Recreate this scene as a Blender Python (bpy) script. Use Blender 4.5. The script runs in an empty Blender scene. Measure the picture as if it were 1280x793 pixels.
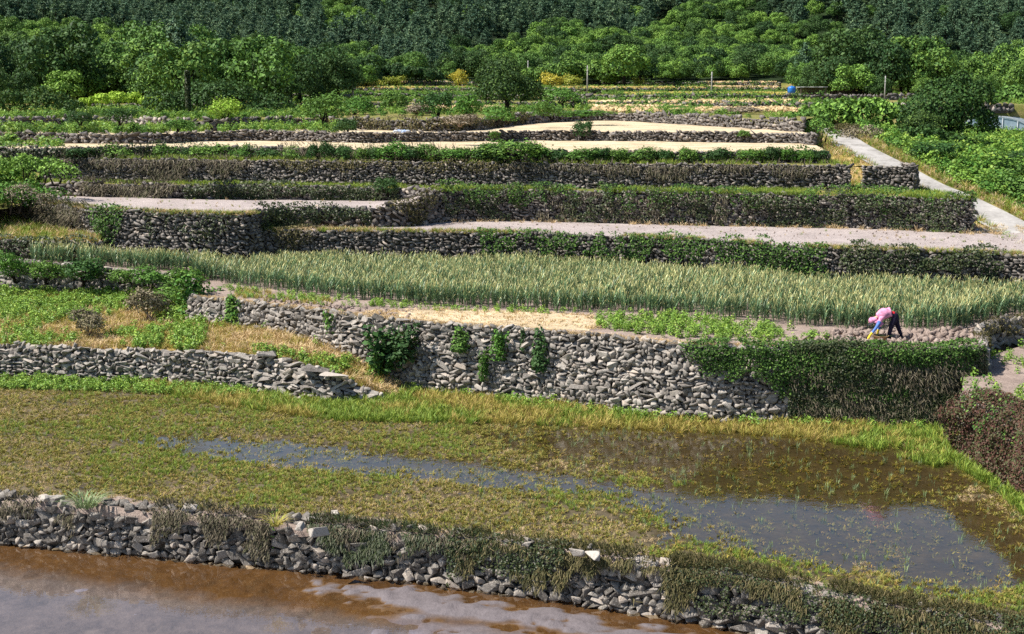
import bpy, bmesh, math, random
import numpy as np
from mathutils import Vector, Matrix, Euler

random.seed(7)
RNG = np.random.default_rng(7)
SC = bpy.context.scene
COL = SC.collection
PI = math.pi

# ------------------------------------------------------------------ camera, sky, sun, exposure
HC = 12.1                       # camera height above the lowest paddy
FPX = 1758.0                    # focal length in pixels of a 1280 wide picture
PITCH = math.atan((396.5 - 108.0) / FPX)
cam_d = bpy.data.cameras.new('camera')
cam = bpy.data.objects.new('camera', cam_d)
COL.objects.link(cam)
cam.location = (0, 0, HC)
cam.rotation_euler = (PI / 2 - PITCH, 0, 0)
cam_d.sensor_width = 36.0
cam_d.lens = FPX / 1280 * 36.0
cam_d.clip_start = 0.5
cam_d.clip_end = 4000
SC.camera = cam

SUN_EL = math.radians(54)
SUN_AZ = math.radians(-98)      # from +Y, clockwise: sun stands left, a little behind the camera
sun_vec = Vector((math.sin(SUN_AZ) * math.cos(SUN_EL), math.cos(SUN_AZ) * math.cos(SUN_EL), math.sin(SUN_EL)))
world = bpy.data.worlds.new('World')
SC.world = world
world.use_nodes = True
wn = world.node_tree
sky = wn.nodes.new('ShaderNodeTexSky')
sky.sky_type = 'NISHITA'
sky.sun_disc = False
sky.dust_density = .25
sky.ozone_density = 2.5
sky.sun_elevation = SUN_EL
sky.sun_rotation = SUN_AZ % (2 * PI)
wn.links.new(sky.outputs[0], wn.nodes['Background'].inputs[0])
wn.nodes['Background'].inputs[1].default_value = 0.078
sun_d = bpy.data.lights.new('sun', 'SUN')
sun_d.energy = 5.0
sun_d.angle = math.radians(0.53)
sun_d.color = (1.0, 0.95, 0.87)
sun = bpy.data.objects.new('sun', sun_d)
COL.objects.link(sun)
sun.rotation_euler = sun_vec.to_track_quat('Z', 'Y').to_euler()
sun.location = (-60, -20, 80)
SC.view_settings.view_transform = 'Standard'
SC.view_settings.look = 'None'
SC.view_settings.exposure = 0.92
SC.view_settings.gamma = 1.0
SC.cycles.use_denoising = False
SC.cycles.max_bounces = 6
SC.cycles.transparent_max_bounces = 8

# ------------------------------------------------------------------ measuring helpers
CT, ST = math.cos(PITCH), math.sin(PITCH)


def W(px, py, d):
    """the point on the level d metres below the camera that lies on a measured line of sight"""
    u = (px - 640.0) / FPX
    v = (396.5 - py) / FPX
    t = d / (ST - v * CT)
    return Vector((u * t, t * (CT + v * ST), HC - d))


def WY(px, py, Y):
    """the point at distance Y in front of the camera"""
    u = (px - 640.0) / FPX
    v = (396.5 - py) / FPX
    t = Y / (CT + v * ST)
    return Vector((u * t, Y, HC - t * (ST - v * CT)))


def proj(p):
    p = np.asarray(p, float)
    x, y, z = p[..., 0], p[..., 1], p[..., 2] - HC
    t = y * CT - z * ST
    return 640 + FPX * x / t, 396.5 - FPX * (y * ST + z * CT) / t


def line(pts, d=None):
    out = []
    for p in pts:
        out.append(W(p[0], p[1], d if len(p) < 3 else p[2]))
    return np.array([tuple(v) for v in out])


def resample(pl, n):
    pl = np.asarray(pl, float)
    s = np.concatenate([[0], np.cumsum(np.linalg.norm(np.diff(pl[:, :2], axis=0), axis=1))])
    u = np.linspace(0, s[-1], n)
    return np.stack([np.interp(u, s, pl[:, k]) for k in range(pl.shape[1])], 1)


def smooth(pl, it=2):
    """corner cutting, ends kept"""
    pl = np.asarray(pl, float)
    for _ in range(it):
        q = pl[:-1] * .75 + pl[1:] * .25
        r = pl[:-1] * .25 + pl[1:] * .75
        m = np.empty((len(q) * 2, pl.shape[1]))
        m[0::2] = q
        m[1::2] = r
        pl = np.vstack([pl[:1], m, pl[-1:]])
    return pl


def length(pl):
    return float(np.linalg.norm(np.diff(pl[:, :2], axis=0), axis=1).sum())


def hash3(i, seed):
    x = np.sin(i[..., 0] * 127.1 + i[..., 1] * 311.7 + i[..., 2] * 74.7 + seed * 13.37) * 43758.5453
    return x - np.floor(x)


def vnoise(p, seed=0.0):
    """smooth value noise, 0..1, any (n,2) or (n,3) array"""
    p = np.asarray(p, float)
    if p.shape[-1] == 2:
        p = np.concatenate([p, np.zeros(p.shape[:-1] + (1,))], -1)
    i = np.floor(p)
    f = p - i
    f = f * f * (3 - 2 * f)
    r = 0
    for a in (0, 1):
        for b in (0, 1):
            for c in (0, 1):
                w = (f[..., 0] if a else 1 - f[..., 0]) * (f[..., 1] if b else 1 - f[..., 1]) * (f[..., 2] if c else 1 - f[..., 2])
                r = r + w * hash3(i + np.array([a, b, c]), seed)
    return r


def fnoise(p, seed=0.0, octs=3):
    p = np.asarray(p, float)
    r, a, t = 0, 1.0, 0
    for k in range(octs):
        r = r + a * vnoise(p * 2 ** k, seed + k * 7.7)
        t += a
        a *= .5
    return r / t


def inpoly(P, poly):
    x, y = P[:, 0], P[:, 1]
    c = np.zeros(len(P), bool)
    n = len(poly)
    j = n - 1
    for i in range(n):
        xi, yi, xj, yj = poly[i][0], poly[i][1], poly[j][0], poly[j][1]
        m = ((yi > y) != (yj > y)) & (x < (xj - xi) * (y - yi) / (yj - yi + 1e-12) + xi)
        c ^= m
        j = i
    return c


# ------------------------------------------------------------------ object helpers
def tag(o, label=None, cat=None, group=None, kind=None):
    if label: o['label'] = label
    if cat: o['category'] = cat
    if group: o['group'] = group
    if kind: o['kind'] = kind
    return o


def link(name, data, parent=None, loc=None, rot=None, scale=None):
    o = bpy.data.objects.new(name, data)
    COL.objects.link(o)
    if loc is not None: o.location = loc
    if rot is not None: o.rotation_euler = rot
    if scale is not None: o.scale = scale
    if parent is not None: o.parent = parent
    return o


def empty(name, loc, label=None, cat=None, group=None, rz=0, scale=None):
    o = link(name, None, None, loc, (0, 0, rz), scale)
    o.empty_display_size = .2
    return tag(o, label, cat, group)


def mk_mesh(name, V, F, mats, attr=None, smooth_shade=False, midx=None):
    """V (n,3); F an (m,k) array or a list of tuples; attr: per-face float 'rnd'"""
    me = bpy.data.meshes.new(name)
    V = np.asarray(V, np.float32)
    if isinstance(F, np.ndarray):
        m, k = F.shape
        me.vertices.add(len(V)); me.vertices.foreach_set('co', V.ravel())
        me.loops.add(m * k); me.loops.foreach_set('vertex_index', F.astype(np.int32).ravel())
        me.polygons.add(m)
        me.polygons.foreach_set('loop_start', np.arange(0, m * k, k, dtype=np.int32))
        me.update(calc_edges=True)
    else:
        me.from_pydata([tuple(v) for v in V], [], F)
    if not isinstance(mats, (list, tuple)): mats = [mats]
    for mt in mats: me.materials.append(mt)
    if attr is not None:
        a = me.attributes.new('rnd', 'FLOAT', 'FACE')
        a.data.foreach_set('value', np.asarray(attr, np.float32))
    if midx is not None:
        me.polygons.foreach_set('material_index', np.asarray(midx, np.int32))
    if smooth_shade:
        me.polygons.foreach_set('use_smooth', np.ones(len(me.polygons), bool))
    me.update()
    return me


class Geo:
    """collects vertices and faces for one mesh"""
    def __init__(self):
        self.V, self.F, self.M = [], [], []

    def add(self, V, F, m=0):
        o = len(self.V)
        self.V.extend([tuple(v) for v in V])
        self.F.extend([tuple(i + o for i in f) for f in F])
        self.M.extend([m] * len(F))

    def tube(self, pts, rad, n=7, m=0, cap=True):
        pts = [Vector(p) for p in pts]
        V, F = [], []
        for i, p in enumerate(pts):
            a = pts[max(i - 1, 0)]; b = pts[min(i + 1, len(pts) - 1)]
            t = (b - a)
            t = t.normalized() if t.length > 1e-9 else Vector((0, 0, 1))
            u = t.cross(Vector((0, 0, 1)) if abs(t.z) < .9 else Vector((1, 0, 0))).normalized()
            w = t.cross(u)
            for k in range(n):
                an = 2 * PI * k / n
                V.append(p + (u * math.cos(an) + w * math.sin(an)) * rad[i])
        for i in range(len(pts) - 1):
            for k in range(n):
                F.append((i * n + k, i * n + (k + 1) % n, (i + 1) * n + (k + 1) % n, (i + 1) * n + k))
        if cap:
            F.append(tuple(range(n))[::-1]); F.append(tuple(range((len(pts) - 1) * n, len(pts) * n)))
        self.add(V, F, m)

    def box(self, c, s, rz=0, m=0):
        V = []
        for z in (-.5, .5):
            for y in (-.5, .5):
                for x in (-.5, .5):
                    X, Y = x * s[0], y * s[1]
                    V.append((c[0] + X * math.cos(rz) - Y * math.sin(rz), c[1] + X * math.sin(rz) + Y * math.cos(rz), c[2] + z * s[2]))
        self.add(V, [(0, 2, 3, 1), (4, 5, 7, 6), (0, 1, 5, 4), (2, 6, 7, 3), (0, 4, 6, 2), (1, 3, 7, 5)], m)

    def mesh(self, name, mats, smooth_shade=False):
        return mk_mesh(name, np.array(self.V), self.F, mats, smooth_shade=smooth_shade, midx=self.M)


# ------------------------------------------------------------------ materials
def S(r, g, b):
    """0-255 display colour to linear"""
    return tuple((((c / 255) / 12.92) if c / 255 < .04045 else ((c / 255 + .055) / 1.055) ** 2.4) for c in (r, g, b)) + (1,)


class NT:
    def __init__(self, name):
        self.m = bpy.data.materials.new(name)
        self.m.use_nodes = True
        self.t = self.m.node_tree
        self.t.nodes.clear()
        self.out = self.n('ShaderNodeOutputMaterial')

    def n(self, ty, **kw):
        x = self.t.nodes.new(ty)
        for k, v in kw.items(): setattr(x, k, v)
        return x

    def l(self, a, b):
        self.t.links.new(a, b)

    def coord(self, which='Object'):
        return self.n('ShaderNodeTexCoord').outputs[which]

    def pos(self):
        return self.n('ShaderNodeNewGeometry').outputs['Position']

    def noise(self, vec, scale, detail=4, rough=.55, dist=0.0):
        x = self.n('ShaderNodeTexNoise')
        x.inputs['Scale'].default_value = scale
        x.inputs['Detail'].default_value = detail
        x.inputs['Roughness'].default_value = rough
        x.inputs['Distortion'].default_value = dist
        self.l(vec, x.inputs['Vector'])
        return x.outputs['Fac']

    def ramp(self, fac, stops, interp='LINEAR'):
        r = self.n('ShaderNodeValToRGB')
        r.color_ramp.interpolation = interp
        e = r.color_ramp.elements
        while len(e) > 1: e.remove(e[0])
        e[0].position = stops[0][0]; e[0].color = stops[0][1]
        for p, c in stops[1:]:
            k = e.new(p); k.color = c
        self.l(fac, r.inputs[0])
        return r.outputs[0]

    def mix(self, fac, a, b, mode='MIX'):
        x = self.n('ShaderNodeMix', data_type='RGBA', blend_type=mode)
        for sock, v in ((x.inputs[0], fac), (x.inputs[6], a), (x.inputs[7], b)):
            if hasattr(v, 'is_output'): self.l(v, sock)
            else: sock.default_value = v
        return x.outputs[2]

    def math(self, op, a, b=0.0):
        x = self.n('ShaderNodeMath', operation=op)
        for sock, v in ((x.inputs[0], a), (x.inputs[1], b)):
            if hasattr(v, 'is_output'): self.l(v, sock)
            else: sock.default_value = v
        return x.outputs[0]

    def mapr(self, v, a, b, c, d):
        x = self.n('ShaderNodeMapRange')
        self.l(v, x.inputs[0])
        for k, q in enumerate((a, b, c, d)): x.inputs[k + 1].default_value = q
        return x.outputs[0]

    def bump(self, h, strength, dist=.05):
        x = self.n('ShaderNodeBump')
        x.inputs['Strength'].default_value = strength
        x.inputs['Distance'].default_value = dist
        self.l(h, x.inputs['Height'])
        return x.outputs[0]

    def bsdf(self, col, rough=.85, spec=.25, normal=None, **kw):
        b = self.n('ShaderNodeBsdfPrincipled')
        for k, v in (('Base Color', col), ('Roughness', rough), ('Specular IOR Level', spec)):
            if hasattr(v, 'is_output'): self.l(v, b.inputs[k])
            else: b.inputs[k].default_value = v
        for k, v in kw.items():
            b.inputs[k.replace('_', ' ')].default_value = v
        if normal is not None: self.l(normal, b.inputs['Normal'])
        return b.outputs[0]

    def done(self, sh):
        self.l(sh, self.out.inputs['Surface'])
        return self.m


def leaf_mat(name, cols, var=.35, trans=.3, rough=.65, spec=.1, use_obj=True, gain=1.32):
    """foliage: hue by plant (object random), lightness by leaf (rnd)"""
    t = NT(name)
    oi = t.n('ShaderNodeObjectInfo')
    at = t.n('ShaderNodeAttribute', attribute_name='rnd')
    f = t.math('FRACT', t.math('ADD', t.math('MULTIPLY', oi.outputs['Random'], 1.0 if use_obj else 0.0), t.math('MULTIPLY', at.outputs['Fac'], .45 if use_obj else 1.0)))
    n = len(cols)
    col = t.ramp(f, [((i + .5) / n, c) for i, c in enumerate(cols)])
    v = t.mapr(at.outputs['Fac'], 0, 1, (1 - var) * gain, (1 + var) * gain)
    x = t.n('ShaderNodeHueSaturation')
    t.l(v, x.inputs['Value']); t.l(col, x.inputs['Color'])
    x.inputs['Saturation'].default_value = 1.0
    x.inputs['Hue'].default_value = .488
    c = x.outputs[0]
    p = t.bsdf(c, rough, spec)
    tr = t.n('ShaderNodeBsdfTranslucent')
    t.l(t.mix(.25, c, S(140, 160, 60)), tr.inputs[0])
    ms = t.n('ShaderNodeMixShader')
    ms.inputs[0].default_value = trans * .65
    t.l(p, ms.inputs[1]); t.l(tr.outputs[0], ms.inputs[2])
    return t.done(ms.outputs[0])


def soil_mat(name, stops, scale=1.2, fine=14, bump=.5, bdist=.06, rough=.95, spec=.15):
    t = NT(name)
    p = t.pos()
    a = t.noise(p, scale, 5, .6, .3)
    b = t.noise(p, fine, 4, .7)
    f = t.math('ADD', t.math('MULTIPLY', a, .6), t.math('MULTIPLY', b, .4))
    col = t.ramp(f, stops)
    h = t.math('ADD', b, t.math('MULTIPLY', t.noise(p, fine * 3, 2), .4))
    return t.done(t.bsdf(col, rough, spec, t.bump(h, bump, bdist)))


def stone_mat(name, src, lo, mid, hi):
    t = NT(name)
    if src == 'obj':
        r = t.n('ShaderNodeObjectInfo').outputs['Random']
    else:
        r = t.n('ShaderNodeAttribute', attribute_name='rnd').outputs['Fac']
    p = t.pos()
    base = t.ramp(r, [(0, lo), (.45, mid), (.85, hi), (1, S(176, 162, 148))])
    n1 = t.noise(p, 9, 5, .65)
    n2 = t.noise(p, 31, 3, .7)
    c = t.mix(t.mapr(n1, .35, .7, 0, .55), base, S(118, 109, 100), 'MIX')
    c = t.mix(t.mapr(n2, .56, .66, 0, .5), c, S(205, 200, 192))
    c = t.mix(t.mapr(n1, .34, .47, .6, 0), c, S(60, 56, 48))
    h = t.math('ADD', n1, t.math('MULTIPLY', n2, .5))
    return t.done(t.bsdf(c, .9, .2, t.bump(h, .6, .03)))


M = {}
M['stone'] = stone_mat('field_stone', 'obj', S(94, 89, 84), S(136, 129, 122), S(174, 166, 156))
M['stone_n'] = stone_mat('field_stone_small', 'att', S(86, 82, 77), S(130, 123, 116), S(172, 164, 154))
M['stone_d'] = stone_mat('damp_stone', 'obj', S(58, 55, 52), S(94, 89, 84), S(146, 139, 131))
M['stone_dn'] = stone_mat('damp_stone_small', 'att', S(52, 49, 46), S(84, 80, 75), S(134, 128, 120))
M['stone_j'] = stone_mat('field_stone_far', 'att', S(60, 57, 55), S(88, 83, 80), S(124, 118, 113))
M['pale_stone'] = stone_mat('pale_stone', 'obj', S(150, 142, 130), S(162, 154, 144), S(176, 168, 158))
M['core'] = soil_mat('wall_earth', [(.3, S(58, 52, 44)), (.6, S(86, 77, 67)), (.8, S(106, 96, 84))], 2, 16)
M['soil'] = soil_mat('dry_soil', [(.3, S(104, 90, 82)), (.5, S(142, 126, 116)), (.72, S(172, 156, 144))], .9, 12, .7, .08)
M['ploughed'] = soil_mat('ploughed_soil', [(.3, S(134, 122, 116)), (.5, S(160, 148, 143)), (.72, S(182, 170, 164))], .5, 9, .6, .06)
def plough_mat():
    t = NT('ploughed_soil')
    p = t.pos()
    a, b = t.noise(p, .5, 5, .6, .3), t.noise(p, 7, 5, .7)
    mp = t.n('ShaderNodeMapping'); mp.inputs['Rotation'].default_value = (0, 0, math.radians(84)); t.l(p, mp.inputs[0])
    w = t.n('ShaderNodeTexWave'); w.inputs['Scale'].default_value = 1.1; w.inputs['Distortion'].default_value = 1.6; w.inputs['Detail'].default_value = 2
    t.l(mp.outputs[0], w.inputs['Vector'])
    f = t.math('ADD', t.math('MULTIPLY', a, .45), t.math('ADD', t.math('MULTIPLY', b, .4), t.math('MULTIPLY', w.outputs['Fac'], .15)))
    col = t.ramp(f, [(.3, S(128, 118, 114)), (.48, S(162, 150, 145)), (.68, S(184, 172, 166))])
    h = t.math('ADD', b, t.math('MULTIPLY', w.outputs['Fac'], .8))
    return t.done(t.bsdf(col, .95, .12, t.bump(h, .9, .1)))


M['ploughed'] = plough_mat()
M['straw'] = soil_mat('mown_straw', [(.3, S(142, 124, 98)), (.5, S(186, 168, 138)), (.68, S(206, 191, 162))], .45, 5, .9, .08)
M['straw_far'] = soil_mat('ripe_barley_ground', [(.3, S(150, 135, 80)), (.5, S(196, 178, 118)), (.72, S(212, 196, 140))], .3, 5, .5, .06)
M['turf'] = soil_mat('turf_soil', [(.28, S(66, 72, 34)), (.45, S(100, 104, 50)), (.6, S(136, 122, 76)), (.75, S(160, 140, 100))], .8, 8, .7, .08)
M['dryturf'] = soil_mat('dry_grass_soil', [(.28, S(96, 92, 44)), (.45, S(150, 130, 74)), (.6, S(178, 152, 104)), (.75, S(190, 168, 124))], .8, 8, .7, .08)
M['forest'] = soil_mat('forest_floor', [(.3, S(22, 34, 18)), (.6, S(38, 54, 26)), (.8, S(52, 66, 34))], .12, 2, .6, .3)
M['road'] = soil_mat('concrete_road', [(.32, S(108, 103, 96)), (.48, S(148, 144, 139)), (.66, S(170, 166, 161))], .7, 5, .5, .03, .9, .2)
M['bark'] = soil_mat('bark', [(.3, S(26, 22, 18)), (.6, S(44, 37, 30)), (.8, S(60, 52, 44))], 4, 22, .8, .04)
M['twig'] = soil_mat('dry_twig', [(.3, S(88, 72, 60)), (.6, S(128, 110, 96)), (.8, S(150, 134, 120))], 4, 22, .5, .02)


def mud_mat(name, lo, mid, hi, wet_z, dry, silt_sheen=False):
    """mud: brown where it stays under water, pale where it dries above the water line"""
    t = NT(name)
    p = t.pos()
    a = t.noise(p, 1.1, 5, .6, .4)
    b = t.noise(p, 7, 4, .65)
    f = t.math('ADD', t.math('MULTIPLY', a, .55), t.math('MULTIPLY', b, .45))
    c = t.ramp(f, [(.3, lo), (.5, mid), (.7, hi)])
    sx = t.n('ShaderNodeSeparateXYZ'); t.l(p, sx.inputs[0])
    if silt_sheen:  # grey mud away from the wall; sky reflection partly painted into its colour
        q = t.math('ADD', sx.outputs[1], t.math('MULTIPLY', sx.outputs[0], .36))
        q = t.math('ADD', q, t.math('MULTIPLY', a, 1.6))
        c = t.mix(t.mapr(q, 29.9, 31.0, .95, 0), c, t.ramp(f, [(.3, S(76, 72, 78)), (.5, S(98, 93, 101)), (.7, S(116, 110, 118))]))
    k = t.mapr(sx.outputs[2], wet_z + .005, wet_z + .04, 0, 1)
    c = t.mix(k, c, t.mix(t.mapr(b, .35, .65, 0, 1), dry, tuple(min(1, q * 1.25) for q in dry[:3]) + (1,)))
    h = t.math('ADD', b, t.math('MULTIPLY', t.noise(p, 22, 3), .4))
    return t.done(t.bsdf(c, .75, .3, t.bump(h, .6, .05)))


Z1 = HC - 10.95
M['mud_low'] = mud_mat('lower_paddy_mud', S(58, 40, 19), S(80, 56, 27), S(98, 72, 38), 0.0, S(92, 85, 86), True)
M['mud_mid'] = mud_mat('paddy_mud', S(44, 37, 20), S(62, 52, 29), S(80, 68, 40), Z1, S(84, 74, 56))


def water_mat(name, tint, ripple, rs):
    t = NT(name)
    p = t.pos()
    fr = t.n('ShaderNodeFresnel')
    fr.inputs[0].default_value = 1.5
    gl = t.n('ShaderNodeBsdfGlossy')
    gl.inputs['Roughness'].default_value = .03
    gl.inputs['Color'].default_value = (1, 1, 1, 1)
    h = t.math('ADD', t.noise(p, rs, 3, .5), t.math('MULTIPLY', t.noise(p, rs * 4, 2, .5), .3))
    nm = t.bump(h, ripple, .03)
    t.l(nm, gl.inputs['Normal']); t.l(nm, fr.inputs['Normal'])
    tr = t.n('ShaderNodeBsdfTransparent')
    tr.inputs[0].default_value = tint
    ms = t.n('ShaderNodeMixShader')
    t.l(fr.outputs[0], ms.inputs[0]); t.l(tr.outputs[0], ms.inputs[1]); t.l(gl.outputs[0], ms.inputs[2])
    return t.done(ms.outputs[0])


M['water_low'] = water_mat('shallow_water_lower', (.93, .88, .78, 1), .10, 2.2)
M['water_mid'] = water_mat('shallow_water', (.90, .86, .74, 1), .10, 3.0)

# foliage
M['ivy'] = leaf_mat('ivy_leaf', [S(58, 92, 40), S(74, 112, 46), S(50, 84, 40), S(90, 124, 56)], .45, .2, .6, .12, False, .82)
M['ivy_dark'] = leaf_mat('old_ivy_leaf', [S(44, 62, 34), S(58, 74, 40), S(70, 72, 46), S(52, 66, 36)], .4, .15, .5, .25, False, 1.0)
M['vine_brown'] = leaf_mat('dry_vine', [S(76, 71, 56), S(96, 88, 72), S(68, 72, 48), S(108, 101, 84)], .4, .1, .8, .1, False, 1.0)
M['vine_red'] = leaf_mat('reddish_vine', [S(82, 56, 46), S(98, 70, 54), S(70, 62, 44), S(64, 72, 42)], .4, .15, .6, .2, False, 1.0)
M['olive'] = leaf_mat('olive_moss', [S(72, 72, 42), S(90, 86, 48), S(58, 62, 38), S(104, 96, 64)], .4, .15, .7, .15, False, 1.0)
M['bush'] = leaf_mat('bush_leaf', [S(56, 96, 40), S(72, 112, 44), S(62, 90, 44), S(86, 120, 50)], .35, .25, .6, .12)
M['bush_lime'] = leaf_mat('lime_bush_leaf', [S(112, 150, 50), S(134, 166, 56), S(120, 146, 60)], .3, .3, .6, .12)
M['bush_dark'] = leaf_mat('dark_bush_leaf', [S(40, 72, 36), S(52, 84, 40), S(46, 70, 40)], .35, .2, .6, .12)
M['bush_grey'] = leaf_mat('grey_dry_bush', [S(110, 104, 84), S(96, 92, 66), S(126, 116, 100)], .35, .1, .8, .1)
M['yellow'] = leaf_mat('yellow_flower_bush', [S(160, 150, 50), S(140, 142, 50), S(104, 120, 44)], .3, .3, .5, .2)
M['tree_mid'] = leaf_mat('broadleaf', [S(58, 90, 42), S(74, 106, 46), S(48, 80, 40), S(86, 116, 50)], .45, .14, .6, .12)
M['tree_lime'] = leaf_mat('bright_broadleaf', [S(88, 122, 52), S(104, 136, 58), S(76, 112, 50)], .45, .14, .6, .12)
M['tree_dark'] = leaf_mat('dark_broadleaf', [S(36, 62, 34), S(46, 74, 36), S(54, 78, 40)], .45, .14, .6, .12)
M['tree_near'] = leaf_mat('near_broadleaf', [S(36, 62, 30), S(50, 78, 35), S(33, 56, 30), S(70, 94, 42)], .45, .14, .6, .12)
M['pine'] = leaf_mat('pine_needles', [S(58, 82, 64), S(74, 98, 72), S(48, 72, 60), S(92, 114, 80)], .4, .12, .6, .15)
M['grass_y'] = leaf_mat('yellow_grass', [S(152, 148, 72), S(168, 154, 82), S(134, 140, 62), S(172, 150, 90)], .25, .35, .6, .15, gain=1.12)
M['grass_g'] = leaf_mat('green_grass', [S(96, 124, 48), S(114, 136, 54), S(84, 112, 44), S(132, 144, 60)], .3, .35, .55, .2, gain=1.25)
M['grass_o'] = leaf_mat('olive_paddy_weed', [S(128, 128, 60), S(110, 116, 54), S(150, 136, 66), S(96, 106, 48), S(136, 116, 64)], .3, .3, .6, .15, gain=1.12)
M['grass_d'] = leaf_mat('dry_grass', [S(196, 176, 132), S(178, 154, 108), S(206, 190, 150), S(172, 150, 106)], .12, .25, .8, .1, gain=1.12)
M['grass_b'] = leaf_mat('blue_green_grass', [S(110, 132, 88), S(124, 142, 100), S(96, 118, 80)], .25, .25, .5, .2, gain=1.12)
M['weed_g'] = leaf_mat('leafy_weed', [S(90, 126, 50), S(106, 140, 54), S(78, 112, 46), S(124, 150, 62)], .3, .3, .5, .25, gain=1.35)


def garlic_mat():
    t = NT('garlic_leaf')
    oi = t.n('ShaderNodeObjectInfo')
    at = t.n('ShaderNodeAttribute', attribute_name='rnd')       # 0 at the stem, 1 at the yellowing tip
    a = t.ramp(at.outputs['Fac'], [(0, S(156, 164, 112)), (.12, S(76, 106, 76)), (.5, S(94, 124, 85)), (.78, S(126, 146, 94)), (1, S(208, 200, 136))])
    v = t.mapr(oi.outputs['Random'], 0, 1, .58, 1.3)
    x = t.n('ShaderNodeHueSaturation')
    t.l(v, x.inputs['Value']); t.l(a, x.inputs['Color'])
    p = t.bsdf(x.outputs[0], .45, .3)
    tr = t.n('ShaderNodeBsdfTranslucent'); t.l(x.outputs[0], tr.inputs[0])
    ms = t.n('ShaderNodeMixShader'); ms.inputs[0].default_value = .25
    t.l(p, ms.inputs[1]); t.l(tr.outputs[0], ms.inputs[2])
    return t.done(ms.outputs[0])


M['garlic'] = garlic_mat()


def plain(name, col, rough=.7, spec=.3, fine=18, amt=.25):
    t = NT(name)
    n = t.noise(t.coord('Object'), fine, 4, .6)
    lo = tuple(c * (1 - amt) for c in col[:3]) + (1,)
    hi = tuple(min(1, c * (1 + amt)) for c in col[:3]) + (1,)
    return t.done(t.bsdf(t.ramp(n, [(.3, lo), (.7, hi)]), rough, spec, t.bump(n, .2, .01)))


M['concrete'] = plain('pole_concrete', S(150, 146, 140), .85, .2, 6)
M['steel'] = plain('galvanised_steel', S(150, 154, 156), .4, .5, 10)
M['blue'] = plain('blue_plastic', S(38, 104, 176), .4, .4)
M['white'] = plain('white_sheet', S(160, 164, 170), .6, .3, 5)
M['bluewhite'] = plain('pale_blue_sheet', S(150, 168, 200), .6, .3, 5)
M['dark'] = plain('dark_rubber', S(36, 36, 40), .7, .3)
M['roof_grey'] = plain('weathered_roof_sheet', S(176, 174, 170), .7, .3, 4)
M['shed'] = plain('shed_boards', S(96, 84, 70), .85, .2, 6)
M['pink'] = plain('pink_cloth', S(204, 136, 166), .95, .1, 11, .4)
M['red'] = plain('red_cloth', S(196, 40, 50), .9, .15, 30)
M['navy'] = plain('dark_floral_cloth', S(38, 34, 50), .9, .15, 24, .6)
M['sleeve'] = plain('blue_sleeve_cloth', S(92, 122, 186), .9, .1, 14, .4)
M['glove'] = plain('yellow_glove', S(214, 188, 60), .7, .2, 24)
M['skin'] = plain('skin', S(196, 150, 122), .6, .3, 24, .1)
M['basin'] = plain('tan_plastic_basin', S(168, 138, 96), .5, .4, 10)

# ------------------------------------------------------------------ leaf clouds
def rand_dirs(n, rng):
    v = rng.normal(size=(n, 3))
    return v / np.linalg.norm(v, axis=1, keepdims=True)


def leaf_quads(P, N, size, rng, aspect=.62, jit=.55):
    n = len(P)
    N = N + rng.normal(size=(n, 3)) * jit
    N /= np.linalg.norm(N, axis=1, keepdims=True) + 1e-9
    R = rand_dirs(n, rng)
    T = np.cross(N, R)
    T /= np.linalg.norm(T, axis=1, keepdims=True) + 1e-9
    B = np.cross(N, T)
    s = np.asarray(size)[:, None] * np.ones((n, 1))
    V = np.empty((n, 4, 3))
    V[:, 0] = P - T * s * .5
    V[:, 1] = P + B * s * aspect * .5 + N * s * .12
    V[:, 2] = P + T * s * .5
    V[:, 3] = P - B * s * aspect * .5 + N * s * .12
    return V.reshape(-1, 3), np.arange(n * 4).reshape(n, 4)


def leaf_mesh(name, P, N, size, rng, mat, aspect=.62, jit=.55):
    V, F = leaf_quads(P, N, size, rng, aspect, jit)
    return mk_mesh(name, V, F, mat, attr=rng.random(len(P)))


def lobes_cloud(lobes, n, rng, shell=.3, floor=None):
    L = np.asarray(lobes, float)
    w = L[:, 3] ** 2
    k = rng.choice(len(L), n, p=w / w.sum())
    D = rand_dirs(n, rng)
    D[:, 2] = np.where(D[:, 2] < -.35, -D[:, 2], D[:, 2])
    r = L[k, 3] * (1 - shell * rng.random(n) ** 1.5 + .07 * rng.normal(size=n))
    P = L[k, :3] + D * r[:, None]
    keep = np.ones(n, bool)
    for i in range(len(L)):
        dd = np.linalg.norm(P - L[i, :3], axis=1)
        keep &= ~((dd < L[i, 3] * .72) & (k != i))
    if floor is not None: keep &= P[:, 2] > floor
    return P[keep], D[keep]


def crown_mesh(name, rx, rz, zc, nl, n, ls, mat, rng, flat=0.0, lobe=(.28, .48)):
    """uneven crown of leaf-sized faces gathered in lobes"""
    lobes = []
    for i in range(nl):
        d = rand_dirs(1, rng)[0]
        rr = rng.uniform(.35, .82)
        if d[2] < -.3: d[2] *= .4
        lobes.append((d[0] * rx * rr, d[1] * rx * rr, zc + d[2] * rz * rr * (1 - flat), rx * rng.uniform(*lobe)))
    P, N = lobes_cloud(lobes, n, rng, .35)
    k = rng.random(len(P)) < .1
    P = P + N * (k * rng.random(len(P)) * rx * .12)[:, None]
    return leaf_mesh(name, P, N, ls * rng.uniform(.6, 1.25, len(P)), rng, mat), lobes


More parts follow.
